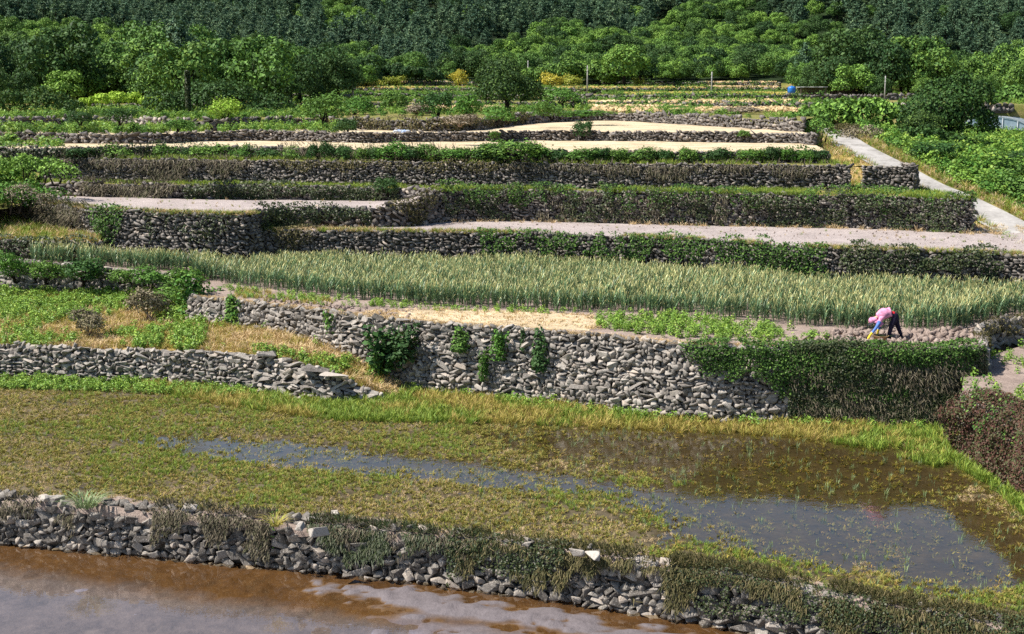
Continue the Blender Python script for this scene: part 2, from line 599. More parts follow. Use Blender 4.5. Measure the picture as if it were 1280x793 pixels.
def trunk_mesh(name, h, r, lobes, mat, rng, nl=6):
    g = Geo()
    bend = rng.normal(size=2) * h * .04
    top = Vector((bend[0], bend[1], h))
    pts = [Vector((0, 0, -.25)), Vector((0, 0, h * .3)), Vector((bend[0] * .5, bend[1] * .5, h * .65)), top]
    g.tube(pts, [r * 1.25, r, r * .8, r * .5], 8)
    for L in lobes[:nl]:
        a = Vector((bend[0] * .5, bend[1] * .5, h * rng.uniform(.5, .9)))
        b = Vector(L[:3])
        m = (a + b) / 2 + Vector((0, 0, -.08 * (b - a).length))
        g.tube([a, m, b], [r * .42, r * .28, r * .1], 5)
    return g.mesh(name, mat, True)


# ------------------------------------------------------------------ dry stone walls
def stone_proto(i):
    rng = np.random.default_rng(100 + i)
    bm = bmesh.new()
    n = 11
    for k in range(n):
        v = rng.uniform(-.5, .5, 3)
        a = rng.integers(0, 3)
        v[a] = .5 * np.sign(v[a]) if v[a] != 0 else .5
        v *= rng.uniform(.86, 1.0)
        bm.verts.new(v)
    bmesh.ops.convex_hull(bm, input=bm.verts[:])
    loose = [v for v in bm.verts if not v.link_faces]
    bmesh.ops.delete(bm, geom=loose, context='VERTS')
    bmesh.ops.bevel(bm, geom=bm.edges[:], offset=.035, segments=1, affect='EDGES', clamp_overlap=True)
    bmesh.ops.triangulate(bm, faces=bm.faces[:])
    me = bpy.data.meshes.new('stone')
    bm.to_mesh(me); bm.free()
    # fill the unit box exactly
    co = np.array([v.co for v in me.vertices])
    co = (co - (co.max(0) + co.min(0)) / 2) / (co.max(0) - co.min(0))
    me.vertices.foreach_set('co', co.astype(np.float32).ravel())
    me.materials.append(M['stone'])
    me.update()
    return me


def low_stone(i):
    rng = np.random.default_rng(300 + i)
    bm = bmesh.new()
    for k in range(8):
        v = rng.uniform(-.5, .5, 3); a = rng.integers(0, 3); v[a] = .5 * np.sign(v[a])
        bm.verts.new(v)
    bmesh.ops.convex_hull(bm, input=bm.verts[:])
    bmesh.ops.delete(bm, geom=[v for v in bm.verts if not v.link_faces], context='VERTS')
    bmesh.ops.triangulate(bm, faces=bm.faces[:])
    bm.verts.index_update()
    co = np.array([v.co for v in bm.verts])
    co = (co - (co.max(0) + co.min(0)) / 2) / (co.max(0) - co.min(0))
    F = np.array([[v.index for v in f.verts] for f in bm.faces])
    bm.free()
    return co, F


STONES = [stone_proto(i) for i in range(12)]
STONES_D = []
for me in STONES:
    md_ = me.copy(); md_.materials.clear(); md_.materials.append(M['stone_d']); STONES_D.append(md_)
STONE_CO = []
for me in STONES:
    STONE_CO.append((np.array([v.co for v in me.vertices]), np.array([tuple(p.vertices) for p in me.polygons])))
LOW = [low_stone(i) for i in range(12)]


def rotm(rx, ry, rz):
    return np.array(Euler((rx, ry, rz)).to_matrix())


def path_frame(pl, s):
    """position, tangent, outward normal at arclength s of a polyline (x,y,ztop,zbase)"""
    seg = np.linalg.norm(np.diff(pl[:, :2], axis=0), axis=1)
    S_ = np.concatenate([[0], np.cumsum(seg)])
    s = np.clip(s, 0, S_[-1] - 1e-6)
    i = np.clip(np.searchsorted(S_, s, side='right') - 1, 0, len(seg) - 1)
    f = (s - S_[i]) / seg[i]
    p = pl[i] * (1 - f)[:, None] + pl[i + 1] * f[:, None]
    t = (pl[i + 1] - pl[i])[:, :2] / seg[i][:, None]
    return p, t, np.stack([t[:, 1], -t[:, 0]], 1)


def stone_wall(label, top, zbase, row=.17, sw=.3, singles=0, batter=.12, group='dry stone terrace walls', name='dry_stone_wall', seed=1, skip=None, detail=True, rim=.0, rough=1.0, damp=False):
    """a dry stone retaining wall. top: (n,3) polyline of the upper edge, seen from below left to right.
    Stones that can be told apart are parts, the rest is joined."""
    rng = np.random.default_rng(seed)
    top = np.asarray(top, float)
    zb = np.interp(np.linspace(0, 1, len(top)), np.linspace(0, 1, len(np.atleast_1d(zbase))), np.atleast_1d(zbase)) if np.ndim(zbase) else np.full(len(top), float(zbase))
    pl = np.column_stack([top, zb])
    Ltot = length(pl)
    c = pl[len(pl) // 2]
    root = empty(name, (c[0], c[1], c[3]), label, 'stone wall', group)
    off = np.array([c[0], c[1], c[3]])
    # earth core behind the stones, with a cap
    n = max(8, int(Ltot / .5))
    p, t, nn = path_frame(pl, np.linspace(0, Ltot, n))
    V = []
    for k in range(n):
        h = p[k, 2] - p[k, 3]
        for (o, z) in ((-.35, p[k, 2] - .03), (-.06, p[k, 2] - .06), (batter - .05, p[k, 3] - .25), (-.35, p[k, 3] - .25)):
            V.append((p[k, 0] + nn[k, 0] * o - off[0], p[k, 1] + nn[k, 1] * o - off[1], z - off[2]))
    F = []
    for k in range(n - 1):
        for a in range(3):
            F.append((k * 4 + a, (k + 1) * 4 + a, (k + 1) * 4 + a + 1, k * 4 + a + 1))
    link('earth_core', mk_mesh('earth_core', np.array(V), F, M['core']), root)
    # stones row by row
    st = []
    hmax = float((pl[:, 2] - pl[:, 3]).max())
    z = 0.0
    while z < hmax + .05:
        rh = row * rng.uniform(.75, 1.3)
        s = -rng.uniform(0, sw)
        while s < Ltot:
            w = sw * rng.choice([.5, .8, 1.1, 1.5, 2.1], p=[.22, .3, .26, .15, .07]) * rng.uniform(.85, 1.15)
            st.append((s + w / 2, z + rh / 2, w, rh))
            s += w * .97
        z += rh * .9
    st = np.array(st)
    st[:, 1] += (vnoise(np.column_stack([st[:, 0] * .8, st[:, 1] * 1.5]), seed) - .5) * row * .9
    p, t, nn = path_frame(pl, st[:, 0])
    h = p[:, 2] - p[:, 3]
    ok = (st[:, 1] - st[:, 3] * .4 < h + rim * (vnoise(st[:, :1] * [[1.3, 0]] if False else np.column_stack([st[:, 0] * 1.3, st[:, 0] * 0]), seed + 3) - .4)) & (h > .12)
    if skip is not None: ok &= ~skip(st[:, 0] / Ltot, st[:, 1] / np.maximum(h, .1))
    st, p, t, nn, h = st[ok], p[ok], t[ok], nn[ok], h[ok]
    m = len(st)
    o = batter * (1 - st[:, 1] / np.maximum(h, .2)) + rng.uniform(-.05, .03, m) * rough
    C = np.column_stack([p[:, 0] + nn[:, 0] * o, p[:, 1] + nn[:, 1] * o, p[:, 3] + st[:, 1]])
    ang = np.arctan2(t[:, 1], t[:, 0])
    big = np.argsort(-(st[:, 2] * st[:, 3] * rng.uniform(.8, 1.2, m)))
    px, py = proj(C)
    vis = (px > 0) & (px < 1280) & (py < 793)
    order = [i for i in big if vis[i]][:singles]
    single = np.zeros(m, bool); single[order] = True
    JV, JF, JR = [], [], []
    nv = 0
    src = STONE_CO if detail else LOW
    for i in range(m):
        r = rotm(rng.normal() * .22 * rough, rng.normal() * .22 * rough, ang[i] + rng.normal() * .25 * rough)
        sc = (st[i, 2] * rng.uniform(1.02, 1.28), rng.uniform(.22, .34), st[i, 3] * rng.uniform(1.05, 1.4))
        k = int(rng.integers(0, 12))
        if single[i]:
            ob = link('stone', (STONES_D if damp else STONES)[k], root, C[i] - off)
            ob.rotation_euler = Matrix(r.tolist()).to_euler()
            ob.scale = sc
        else:
            co, Fk = src[k]
            v = (co * np.array(sc)) @ r.T + (C[i] - off)
            JV.append(v); JF.append(Fk + nv); nv += len(v); JR.append(np.full(len(Fk), rng.random()))
    if JV:
        me = mk_mesh('stone_courses', np.concatenate(JV), np.concatenate(JF), M['stone_dn' if damp else 'stone_n' if detail else 'stone_j'], attr=np.concatenate(JR))
        tag(link('stone_courses', me, root), kind='stuff')
    root['kind'] = 'thing'
    return root, pl


def sub(pl, x0, x1):
    """part of a wall polyline (x,y,top,base) whose top projects between two columns, resampled"""
    r = resample(pl, max(20, int(length(pl) / .25)))
    px, _ = proj(r[:, :3])
    k = (px >= x0) & (px <= x1)
    return r[k]


def ivy(label, pl, mat, cover=.6, dens=260, leaf=.09, thick=.22, seed=1, over=.35, hole=.35, name='climbing_ivy', cat='ivy', group=None, rag=.45, lift=.08, bat=0.0, taper=True, hang=False):
    """leafy mat hanging over the upper part of a wall face and spilling onto its top"""
    rng = np.random.default_rng(seed)
    L = length(pl)
    hm = float((pl[:, 2] - pl[:, 3]).mean())
    n = int(L * (hm * cover + over) * dens)
    s = rng.random(n) * L
    p, t, nn = path_frame(pl, s)
    h = p[:, 2] - p[:, 3]
    u = -over + rng.random(n) * (h * cover * (1 + rag * 1.6) + over)          # distance down the face, negative = on top
    edge = np.minimum(s, L - s) * (.6 + .8 * fnoise(np.column_stack([u * 1.5 + 3, s * .0]), seed + 9, 2))
    tap = np.clip(edge / (min(2.2, L * .5) if taper is True else max(float(taper), .1)), 0, 1) ** .8
    if not taper: tap = np.ones(n); edge = edge + 1
    low = tap * h * cover * (1 + rag * 4 * (fnoise(np.column_stack([s * .9, s * 0]), seed, 3) - .5)) 
    nz = fnoise(np.column_stack([s * 1.7, u * 2.2]), seed + 5, 3)
    keep = (u < low) & (u < h) & (nz > hole) & (rng.random(n) < np.clip((low - u) / (.25 * hm + .01) + .25, 0, 1))
    keep &= rng.random(n) < np.clip(edge / 1.0 + .03, 0, 1)
    s, p, t, nn, u, h, nz = s[keep], p[keep], t[keep], nn[keep], u[keep], h[keep], nz[keep]
    n = len(s)
    bulge = fnoise(np.column_stack([s * .7, u * 1.2 + 9]), seed + 2, 2)
    out = np.where(u > 0, .13 + bat * np.clip(u / (h + .01), 0, 1) + thick * (bulge * 1.3) * np.clip(1.2 - u / (h + .01), .3, 1) * rng.uniform(.5, 1.1, n), (.13 + thick * bulge * .9) + u * (1 + (.1 + thick * .4) / max(over, .05)))
    zz = np.where(u > 0, p[:, 2] - u + .03, p[:, 2] + .03 + (lift + thick * .5 * bulge) * np.sin(PI * np.clip(-u / max(over, .05), 0, 1)) ** .7 * rng.uniform(.2, 1, n))
    zz = zz + (fnoise(np.column_stack([s * .55, s * 0 + 2]), seed + 31, 3) - .42) * 1.6 * thick * np.clip(1 - u / (.5 * h + .01), 0, 1)
    P = np.column_stack([p[:, 0] + nn[:, 0] * out, p[:, 1] + nn[:, 1] * out, zz])
    up = np.where(u > 0, .55, 1.5)
    N = np.column_stack([nn[:, 0], nn[:, 1], up])
    N /= np.linalg.norm(N, axis=1, keepdims=True)
    c = pl[len(pl) // 2]
    off = np.array([c[0], c[1], c[3]])
    if hang:
        T = np.column_stack([nn[:, 0] * .35, nn[:, 1] * .35, np.where(u > 0, -1.0, .6)]) + rng.normal(size=(n, 3)) * .45
        T /= np.linalg.norm(T, axis=1, keepdims=True)
        B = np.cross(N, T); B /= np.linalg.norm(B, axis=1, keepdims=True) + 1e-9
        ln = (leaf * rng.uniform(1.4, 3.4, n))[:, None]
        wd_ = (leaf * rng.uniform(.22, .5, n))[:, None]
        V = np.empty((n, 4, 3)); Q = P - off
        V[:, 0] = Q - B * wd_ * .5; V[:, 1] = Q + B * wd_ * .5; V[:, 2] = Q + T * ln + B * wd_ * .15 + N * ln * .1; V[:, 3] = Q + T * ln - B * wd_ * .15 + N * ln * .1
        me = mk_mesh(name, V.reshape(-1, 3), np.arange(n * 4).reshape(n, 4), mat, attr=rng.random(n))
    else:
        me = leaf_mesh(name, P - off, N, leaf * rng.uniform(.6, 1.3, n), rng, mat, .75, .5)
    return tag(link(name, me, None, off), label, cat, group)


# ------------------------------------------------------------------ instanced ground cover ("stuff")
def hidden_collection(name, meshes):
    c = bpy.data.collections.new(name)
    for i, me in enumerate(meshes):
        o = bpy.data.objects.new('%s_%02d' % (name, i), me)
        c.objects.link(o)
    return c


def scatter(name, pts, coll, label, cat, smin=.7, smax=1.3, tilt=.15, seed=1, scale=None, kind='stuff'):
    rng = np.random.default_rng(seed)
    pts = np.asarray(pts, float)
    n = len(pts)
    me = bpy.data.meshes.new(name)
    me.vertices.add(n)
    me.vertices.foreach_set('co', pts.astype(np.float32).ravel())
    a = me.attributes.new('sc', 'FLOAT', 'POINT')
    a.data.foreach_set('value', (rng.uniform(smin, smax, n) if scale is None else scale).astype(np.float32))
    r = np.column_stack([rng.normal(size=n) * tilt, rng.normal(size=n) * tilt, rng.uniform(0, 2 * PI, n)])
    a = me.attributes.new('rot', 'FLOAT_VECTOR', 'POINT')
    a.data.foreach_set('vector', r.astype(np.float32).ravel())
    a = me.attributes.new('pid', 'INT', 'POINT')
    a.data.foreach_set('value', rng.integers(0, 100, n).astype(np.int32))
    o = link(name, me)
    ng = bpy.data.node_groups.new(name + '_scatter', 'GeometryNodeTree')
    ng.interface.new_socket('Geometry', in_out='INPUT', socket_type='NodeSocketGeometry')
    ng.interface.new_socket('Geometry', in_out='OUTPUT', socket_type='NodeSocketGeometry')
    N = ng.nodes
    gi, go = N.new('NodeGroupInput'), N.new('NodeGroupOutput')
    ip = N.new('GeometryNodeInstanceOnPoints')
    ci = N.new('GeometryNodeCollectionInfo')
    ci.inputs['Collection'].default_value = coll
    ci.inputs['Separate Children'].default_value = True
    ci.inputs['Reset Children'].default_value = True

    def at(nm, ty):
        x = N.new('GeometryNodeInputNamedAttribute')
        x.data_type = ty
        x.inputs['Name'].default_value = nm
        return x.outputs['Attribute']
    er = N.new('FunctionNodeEulerToRotation')
    ng.links.new(at('rot', 'FLOAT_VECTOR'), er.inputs[0])
    ip.inputs['Pick Instance'].default_value = True
    ng.links.new(gi.outputs[0], ip.inputs['Points'])
    ng.links.new(ci.outputs[0], ip.inputs['Instance'])
    ng.links.new(at('pid', 'INT'), ip.inputs['Instance Index'])
    ng.links.new(er.outputs[0], ip.inputs['Rotation'])
    ng.links.new(at('sc', 'FLOAT'), ip.inputs['Scale'])
    ng.links.new(ip.outputs[0], go.inputs[0])
    md = o.modifiers.new('scatter', 'NODES')
    md.node_group = ng
    return tag(o, label, cat, None, kind)


def tuft_mesh(name, n, h, spread, wid, mat, rng, droop=.4, seg=2):
    """a tuft of grass: tapering bent blades"""
    V, F, R = [], [], []
    for i in range(n):
        a = rng.uniform(0, 2 * PI)
        r0 = spread * .35 * math.sqrt(rng.random())
        b = np.array([r0 * math.cos(a), r0 * math.sin(a), 0.0])
        a2 = a + rng.normal() * .6
        hh = h * rng.uniform(.55, 1.15)
        out = np.array([math.cos(a2), math.sin(a2), 0]) * spread * rng.uniform(.25, 1)
        side = np.array([-math.sin(a2 + rng.normal() * .8), math.cos(a2), 0]) * wid * rng.uniform(.7, 1.3)
        o = len(V)
        for k in range(seg + 1):
            f = k / seg
            c = b + out * f ** 1.6 + np.array([0, 0, hh * (f - droop * .5 * f ** 3)])
            if k < seg:
                wf = (1 - f * .55)
                V += [c - side * wf * .5, c + side * wf * .5]
            else:
                V.append(c)
        for k in range(seg - 1):
            F.append((o + 2 * k, o + 2 * k + 1, o + 2 * k + 3, o + 2 * k + 2))
        F.append((o + 2 * seg - 2, o + 2 * seg - 1, o + 2 * seg))
        R += [rng.random()] * seg
    me = mk_mesh(name, np.array(V), F, mat, attr=R)
    return me


def weed_mesh(name, h, w, n, ls, mat, rng):
    """a leafy upright weed: stems with leaves all round"""
    P, N = [], []
    k = 4
    for s in range(k):
        a = rng.uniform(0, 2 * PI)
        tip = np.array([math.cos(a) * w * .5 * rng.random(), math.sin(a) * w * .5 * rng.random(), h * rng.uniform(.6, 1.1)])
        for i in range(n // k):
            f = rng.uniform(.1, 1)
            d = rand_dirs(1, rng)[0]
            P.append(tip * f + d * w * .35 * (1.1 - f * .7))
            N.append(d + np.array([0, 0, 1.0]))
    P, N = np.array(P), np.array(N)
    P[:, 2] = np.abs(P[:, 2])
    return leaf_mesh(name, P, N, ls * rng.uniform(.6, 1.3, len(P)), rng, mat)


rg = np.random.default_rng(21)
C_Y = hidden_collection('tuft_yellow', [tuft_mesh('yt', 16, .34, .24, .022, M['grass_y'], rg) for _ in range(4)])
C_G = hidden_collection('tuft_green', [tuft_mesh('gt', 16, .30, .22, .024, M['grass_g'], rg) for _ in range(4)])
C_O = hidden_collection('tuft_olive', [tuft_mesh('ot', 13, .13, .15, .026, M['grass_o'], rg, .7) for _ in range(4)])
C_D = hidden_collection('tuft_dry', [tuft_mesh('dt', 14, .24, .24, .018, M['grass_d'], rg, .7) for _ in range(4)])
C_R = hidden_collection('rush', [tuft_mesh('rt', 7, .34, .16, .016, M['grass_b'], rg, .3) for _ in range(3)])
C_W = hidden_collection('weed', [weed_mesh('wd', .4, .36, 70, .085, M['weed_g'], rg) for _ in range(4)])
C_WF = hidden_collection('weed_far', [weed_mesh('wf', .8, 1.2, 120, .2, M['weed_g'], rg) for _ in range(3)] + [weed_mesh('wf', .8, 1.2, 120, .2, M['bush'], rg) for _ in range(3)])
C_MIX = hidden_collection('tuft_mixed', [tuft_mesh('mt', 15, .3, .24, .02, M[m], rg) for m in ('grass_y', 'grass_g', 'grass_d', 'grass_g', 'grass_d')])
C_STUB = hidden_collection('stubble', [tuft_mesh('sb', 9, .10, .16, .022, M['grass_d'], rg, .8) for _ in range(3)])


def scatter_area(poly, d, dens, seed, nz=None, zfun=None):
    """random points of a ground area; poly: outline as (column,row) pairs measured on the level d"""
    rng = np.random.default_rng(seed)
    pw = line(poly, d)
    lo, hi = pw[:, :2].min(0), pw[:, :2].max(0)
    n = int((hi - lo).prod() * dens)
    P = lo + rng.random((n, 2)) * (hi - lo)
    P = P[inpoly(P, pw)]
    if nz:
        f = fnoise(P * nz[0], seed, 3)
        P = P[f + rng.normal(size=len(P)) * .04 > nz[1]]
    z = np.full(len(P), HC - d) if zfun is None else zfun(P)
    return np.column_stack([P, z])

# ------------------------------------------------------------------ the lie of the land
D0, D1, D3, D4, D5L, D5, D6, D7, D8, D9 = 12.1, 10.95, 8.43, 6.72, 5.86, 5.2, 3.97, 3.40, 2.86, 2.2
DTR = 9.24


class Strip:
    """a sheet of ground between a front and a back line"""
    def __init__(self, name, front, back, nu, nv, mat, amp=.03, fscale=1.2, seed=1, zmod=None, kind='structure', smooth_shade=True, riser=0.0):
        f, b = resample(front, nu), resample(back, nu)
        v = np.linspace(0, 1, nv)[None, :, None]
        G = f[:, None, :] * (1 - v) + b[:, None, :] * v
        G[:, :, 2] += (fnoise(G[:, :, :2] * fscale, seed, 3) - .5) * 2 * amp
        if zmod is not None:
            G[:, :, 2] += zmod(G.reshape(-1, 3)).reshape(nu, nv)
        self.G = G
        if riser:
            G = np.concatenate([G[:, :1] - [0, 0, riser], G], 1)
            nv += 1
        idx = np.arange(nu * nv).reshape(nu, nv)
        F = np.stack([idx[:-1, :-1], idx[1:, :-1], idx[1:, 1:], idx[:-1, 1:]], -1).reshape(-1, 4)
        self.o = tag(link(name, mk_mesh(name, G.reshape(-1, 3), F, mat, smooth_shade=smooth_shade)), kind=kind)

    def sample(self, dens, seed, poly=None, nz=None, dz=0.0, frame=True):
        rng = np.random.default_rng(seed)
        G = self.G
        A, B, C, D = G[:-1, :-1], G[1:, :-1], G[1:, 1:], G[:-1, 1:]
        ar = .5 * np.linalg.norm(np.cross(C - A, D - B), axis=-1).ravel()
        n = int(ar.sum() * dens)
        k = rng.choice(len(ar), n, p=ar / ar.sum())
        u, v = rng.random((n, 1)), rng.random((n, 1))
        A, B, C, D = [q.reshape(-1, 3)[k] for q in (A, B, C, D)]
        P = A * (1 - u) * (1 - v) + B * u * (1 - v) + C * u * v + D * (1 - u) * v
        px, py = proj(P)
        if frame: 
            k = (px > -60) & (px < 1340) & (py < 830)
            P, px, py = P[k], px[k], py[k]
        if poly is not None:
            k = inpoly(np.column_stack([px, py]), poly)
            P = P[k]
        if nz is not None:
            f = fnoise(P[:, :2] * nz[0], seed + 50, 3)
            P = P[f + rng.normal(size=len(P)) * .04 > nz[1]]
        P[:, 2] += dz
        return P


def push(pl, dy, dz=0.0):
    q = np.array(pl, float)
    q[:, 1] += dy
    q[:, 2] += dz
    return q


def setz(pl, z):
    q = np.array(pl, float)[:, :3].copy()
    q[:, 2] = z
    return q


# upper edges of the terrace walls, traced on their own levels
E1 = smooth(line([(-90, 614), (0, 621), (140, 632), (300, 645), (430, 655), (560, 668), (700, 685), (820, 702), (900, 714), (1000, 733), (1100, 752), (1200, 770), (1300, 788), (1380, 802)], D1 - .08))
E2L = smooth(line([(-90, 430, 9.75), (0, 432, 9.73), (100, 436, 9.7), (200, 437, 9.63), (290, 442, 9.6), (325, 444, 9.6)]))
E2P = smooth(line([(322, 445, 9.6), (345, 446, 9.6), (385, 458, 9.8), (425, 472, 10.1), (475, 495, 10.75)]))
E3a = smooth(line([(-90, 320, 7.95), (0, 327, 8.0), (120, 336, 8.1), (215, 342, 8.25), (238, 346, 8.33)]))
E3b = smooth(line([(240, 371), (310, 379), (380, 386), (440, 394), (520, 403), (640, 411), (760, 421), (850, 431), (930, 433), (1000, 433), (1100, 436), (1190, 438), (1228, 436)], D3))
E3c = smooth(line([(1228, 436), (1231, 426), (1222, 414), (1234, 406), (1258, 401), (1320, 396), (1400, 392)], D3))
E3 = np.vstack([E3a, line([(240, 352), (240, 366)], D3), E3b, E3c[1:]])
ETR = smooth(line([(1204, 497), (1240, 513), (1290, 542), (1350, 580)], DTR))
E4L = smooth(line([(-90, 300, 7.35), (0, 302, 7.3), (60, 303, 7.3), (125, 304, 7.3)]))
E4 = smooth(line([(330, 289), (400, 289), (500, 290), (600, 291), (700, 294), (800, 297), (900, 302), (1000, 309), (1100, 313), (1200, 316), (1265, 319), (1330, 324)], D4))
E5La = smooth(line([(-90, 244), (0, 248), (60, 254), (115, 262), (200, 267), (300, 269), (316, 268), (326, 266)], D5L))
E5Lb = smooth(line([(318, 267), (340, 263), (400, 262), (470, 262)], D5L))
E5r = smooth(line([(470, 262, 5.86), (500, 257, 5.7), (525, 249, 5.45), (545, 240, 5.2)]))
E5 = smooth(line([(540, 240), (600, 238), (700, 239), (800, 241), (900, 243), (1000, 244), (1100, 246), (1160, 248), (1205, 250), (1217, 250)], D5))
E5L2 = smooth(line([(-90, 222), (0, 226), (60, 229), (100, 230), (200, 232), (300, 233), (400, 235), (500, 236), (545, 239)], D5))
E6 = smooth(line([(-90, 196), (60, 199), (200, 200), (400, 202), (600, 205), (800, 206), (1000, 207), (1062, 208)], D6))
E6b = line([(1079, 208), (1100, 208), (1143, 209)], D6)
E7 = smooth(line([(-90, 185), (60, 186), (150, 185), (230, 184), (400, 187), (600, 190), (800, 190), (1000, 190), (1035, 190)], D7))
E8 = smooth(line([(-90, 166), (0, 167), (100, 168), (180, 169), (260, 166), (350, 165), (440, 168), (500, 167), (600, 166), (700, 165), (800, 166), (900, 167), (1000, 168), (1018, 170)], D8))
E9 = smooth(line([(-90, 151), (50, 150), (140, 147), (240, 152), (330, 149), (420, 148), (520, 152), (600, 151), (650, 144), (740, 141), (800, 142), (900, 147), (1005, 152)], D9))


def tb(E, z, dy=.12):
    return setz(push(E, dy), z)


# far terraces: edges as functions of x
FARZ = [HC - D9, 10.35, 10.95, 11.65, 12.6]


def far_edge(k, x):
    base = (0, 134, 164, 200, 236, 262)[k]
    x = np.asarray(x, float)
    return base + 7 * np.sin(x / 23 + k * 1.7) + 4 * np.sin(x / 9.5 + k) + (x * .05)


def hill(x, y):
    q = np.maximum(y - 256, 0)
    return 12.9 + .115 * q + .00035 * q * q + 2.6 * np.sin(x / 19 + y / 23) * np.clip(q / 60, 0, 1) + 6.0 * (np.sin(x / 60 + .6) * np.sin(y / 55)) * np.clip(q / 60, 0, 1)


def gz(x, y):
    """height of the far ground"""
    x, y = np.asarray(x, float), np.asarray(y, float)
    z = np.full(np.broadcast(x, y).shape, FARZ[0])
    e0 = np.interp(x, E9[:, 0], E9[:, 1])
    z = FARZ[0] + .002 * np.maximum(y - e0, 0)
    for k in range(1, 5):
        e = far_edge(k, x)
        z = np.where(y > e, FARZ[k] + .005 * (y - e), z)
    return np.where(y > far_edge(5, x), hill(x, y), z)


# one ground sheet below everything, running up the mountain to the horizon
ys = np.concatenate([np.linspace(-120, 20, 8), np.linspace(24, 240, 40), np.linspace(246, 470, 46), np.linspace(480, 1500, 30)])
xs = np.concatenate([np.linspace(-1500, -170, 12), np.linspace(-160, 160, 60), np.linspace(170, 1500, 12)])
prof = np.interp(ys, [-120, 36, 38, 50, 54, 62, 66, 74, 78, 100, 120, 165, 190, 240, 256], [-.5, -.5, .5, .5, 1.9, 2.3, 3.0, 4.0, 4.2, 4.4, 4.8, 6.0, 8.6, 10.6, 11.5])
GX, GY = np.meshgrid(xs, ys, indexing='ij')
GZ = np.where(GY > 258, hill(GX, np.minimum(GY, 640)) - .15, np.broadcast_to(prof, GX.shape))
GZ = np.where(GY > 640, GZ - (GY - 640) * .08, GZ)
idx = np.arange(GX.size).reshape(GX.shape)
F = np.stack([idx[:-1, :-1], idx[1:, :-1], idx[1:, 1:], idx[:-1, 1:]], -1).reshape(-1, 4)
tag(link('ground', mk_mesh('ground', np.stack([GX, GY, GZ], -1).reshape(-1, 3), F, M['forest'], smooth_shade=True)), kind='structure')

# --- lower paddy
ridge = line([(395, 737), (470, 742), (560, 752), (650, 768), (760, 783), (850, 800), (950, 820)], D0)[:, :2]


def seg_dist(P, pl):
    d = np.full(len(P), 1e9)
    for a, b in zip(pl[:-1], pl[1:]):
        ab = b - a
        t = np.clip(((P - a) @ ab) / (ab @ ab), 0, 1)
        d = np.minimum(d, np.linalg.norm(P - (a + t[:, None] * ab), axis=1))
    return d


def low_mod(P):
    q = P[:, :2]
    d = seg_dist(q, ridge)
    n = fnoise(q * np.array([1.2, 2.2]), 4, 3)
    z = -.06 + (n - .5) * .06
    z += .12 * np.exp(-(d / (.3 + .5 * n)) ** 2) * (.5 + n) * (.6 + .8 * fnoise(q * 3.0, 44, 2))
    ry = np.interp(q[:, 0], ridge[:, 0], ridge[:, 1])
    pl_ = np.clip((ry - q[:, 1]) / .45, 0, 1) * np.clip((q[:, 0] - ridge[0, 0] - .3) / 2.5, 0, 1)
    z += pl_ * (.05 + .05 * fnoise(q * np.array([.8, 1.6]), 77, 3))
    f = fnoise(q * 3.1, 9, 2)
    return z + np.where(f > .68, -.05, 0) + np.where(fnoise(q * 2.3, 31, 2) > .73, .05, 0)


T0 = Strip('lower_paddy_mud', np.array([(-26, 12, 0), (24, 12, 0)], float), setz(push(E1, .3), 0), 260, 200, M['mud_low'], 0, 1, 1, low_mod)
b0 = setz(push(E1, .35), 0)
Strip('lower_paddy_water', np.array([(-26, 12, 0), (24, 12, 0)], float), b0, 40, 12, M['water_low'], 0)

# --- middle paddy
POOLS = [(1060, 655, 230, 50, .12), (1190, 690, 130, 46, .10), (930, 640, 150, 26, .08), (960, 575, 300, 40, .10), (740, 556, 150, 26, .07),
         (1000, 600, 200, 22, .08), (400, 572, 220, 18, .07), (580, 590, 190, 17, .07), (690, 605, 110, 10, .05), (860, 632, 80, 12, .05), (230, 560, 70, 8, .04), (1180, 600, 80, 24, .05)]


def pool_depth(P):
    px, py = proj(P)
    d = np.zeros(len(P))
    for (a, b, rx, ry, q) in POOLS:
        d = np.maximum(d, q * np.exp(-(((px - a) / rx) ** 2 + ((py - b - (px - a) * .09) / ry) ** 2) ** 2))
    return d


def mid_mod(P):
    n = fnoise(P[:, :2] * 1.6, 14, 3)
    n2 = fnoise(P[:, :2] * 5.0, 17, 2)
    return .022 + (n - .5) * .05 + (n2 - .5) * .045 - pool_depth(P) * 1.1


back1 = line([(-90, 466), (0, 468), (100, 474), (200, 478), (330, 488), (470, 494), (520, 482), (560, 484), (640, 499), (760, 513), (860, 524), (1000, 529), (1200, 531), (1290, 535), (1400, 540)], D1)
T1 = Strip('paddy_mud', tb(E1, Z1, .35), setz(push(back1, .6), Z1), 360, 200, M['mud_mid'], 0, 1, 1, mid_mod)
Strip('paddy_water', tb(E1, Z1, .4), setz(push(back1, .55), Z1), 60, 20, M['water_mid'], 0)
# earth bund on top of the lowest wall
e = resample(E1, 200)
e = np.column_stack([e[:, :2], e[:, 2]])
BUND = Strip('earth_bund', np.column_stack([e[:, 0], e[:, 1] - .02 - .2 * fnoise(e[:, :1] * [[.9, 0]], 5, 3), e[:, 2] - .02 - .14 * fnoise(e[:, :1] * [[1.3, 0]], 6, 3)]), np.column_stack([e[:, 0] + .1, e[:, 1] + .75, np.full(200, Z1 - .06)]), 200, 8, M['soil'], .05, 2.0, 3,
             lambda P: .16 * fnoise(P[:, :2] * 1.1, 8, 2), riser=.3)

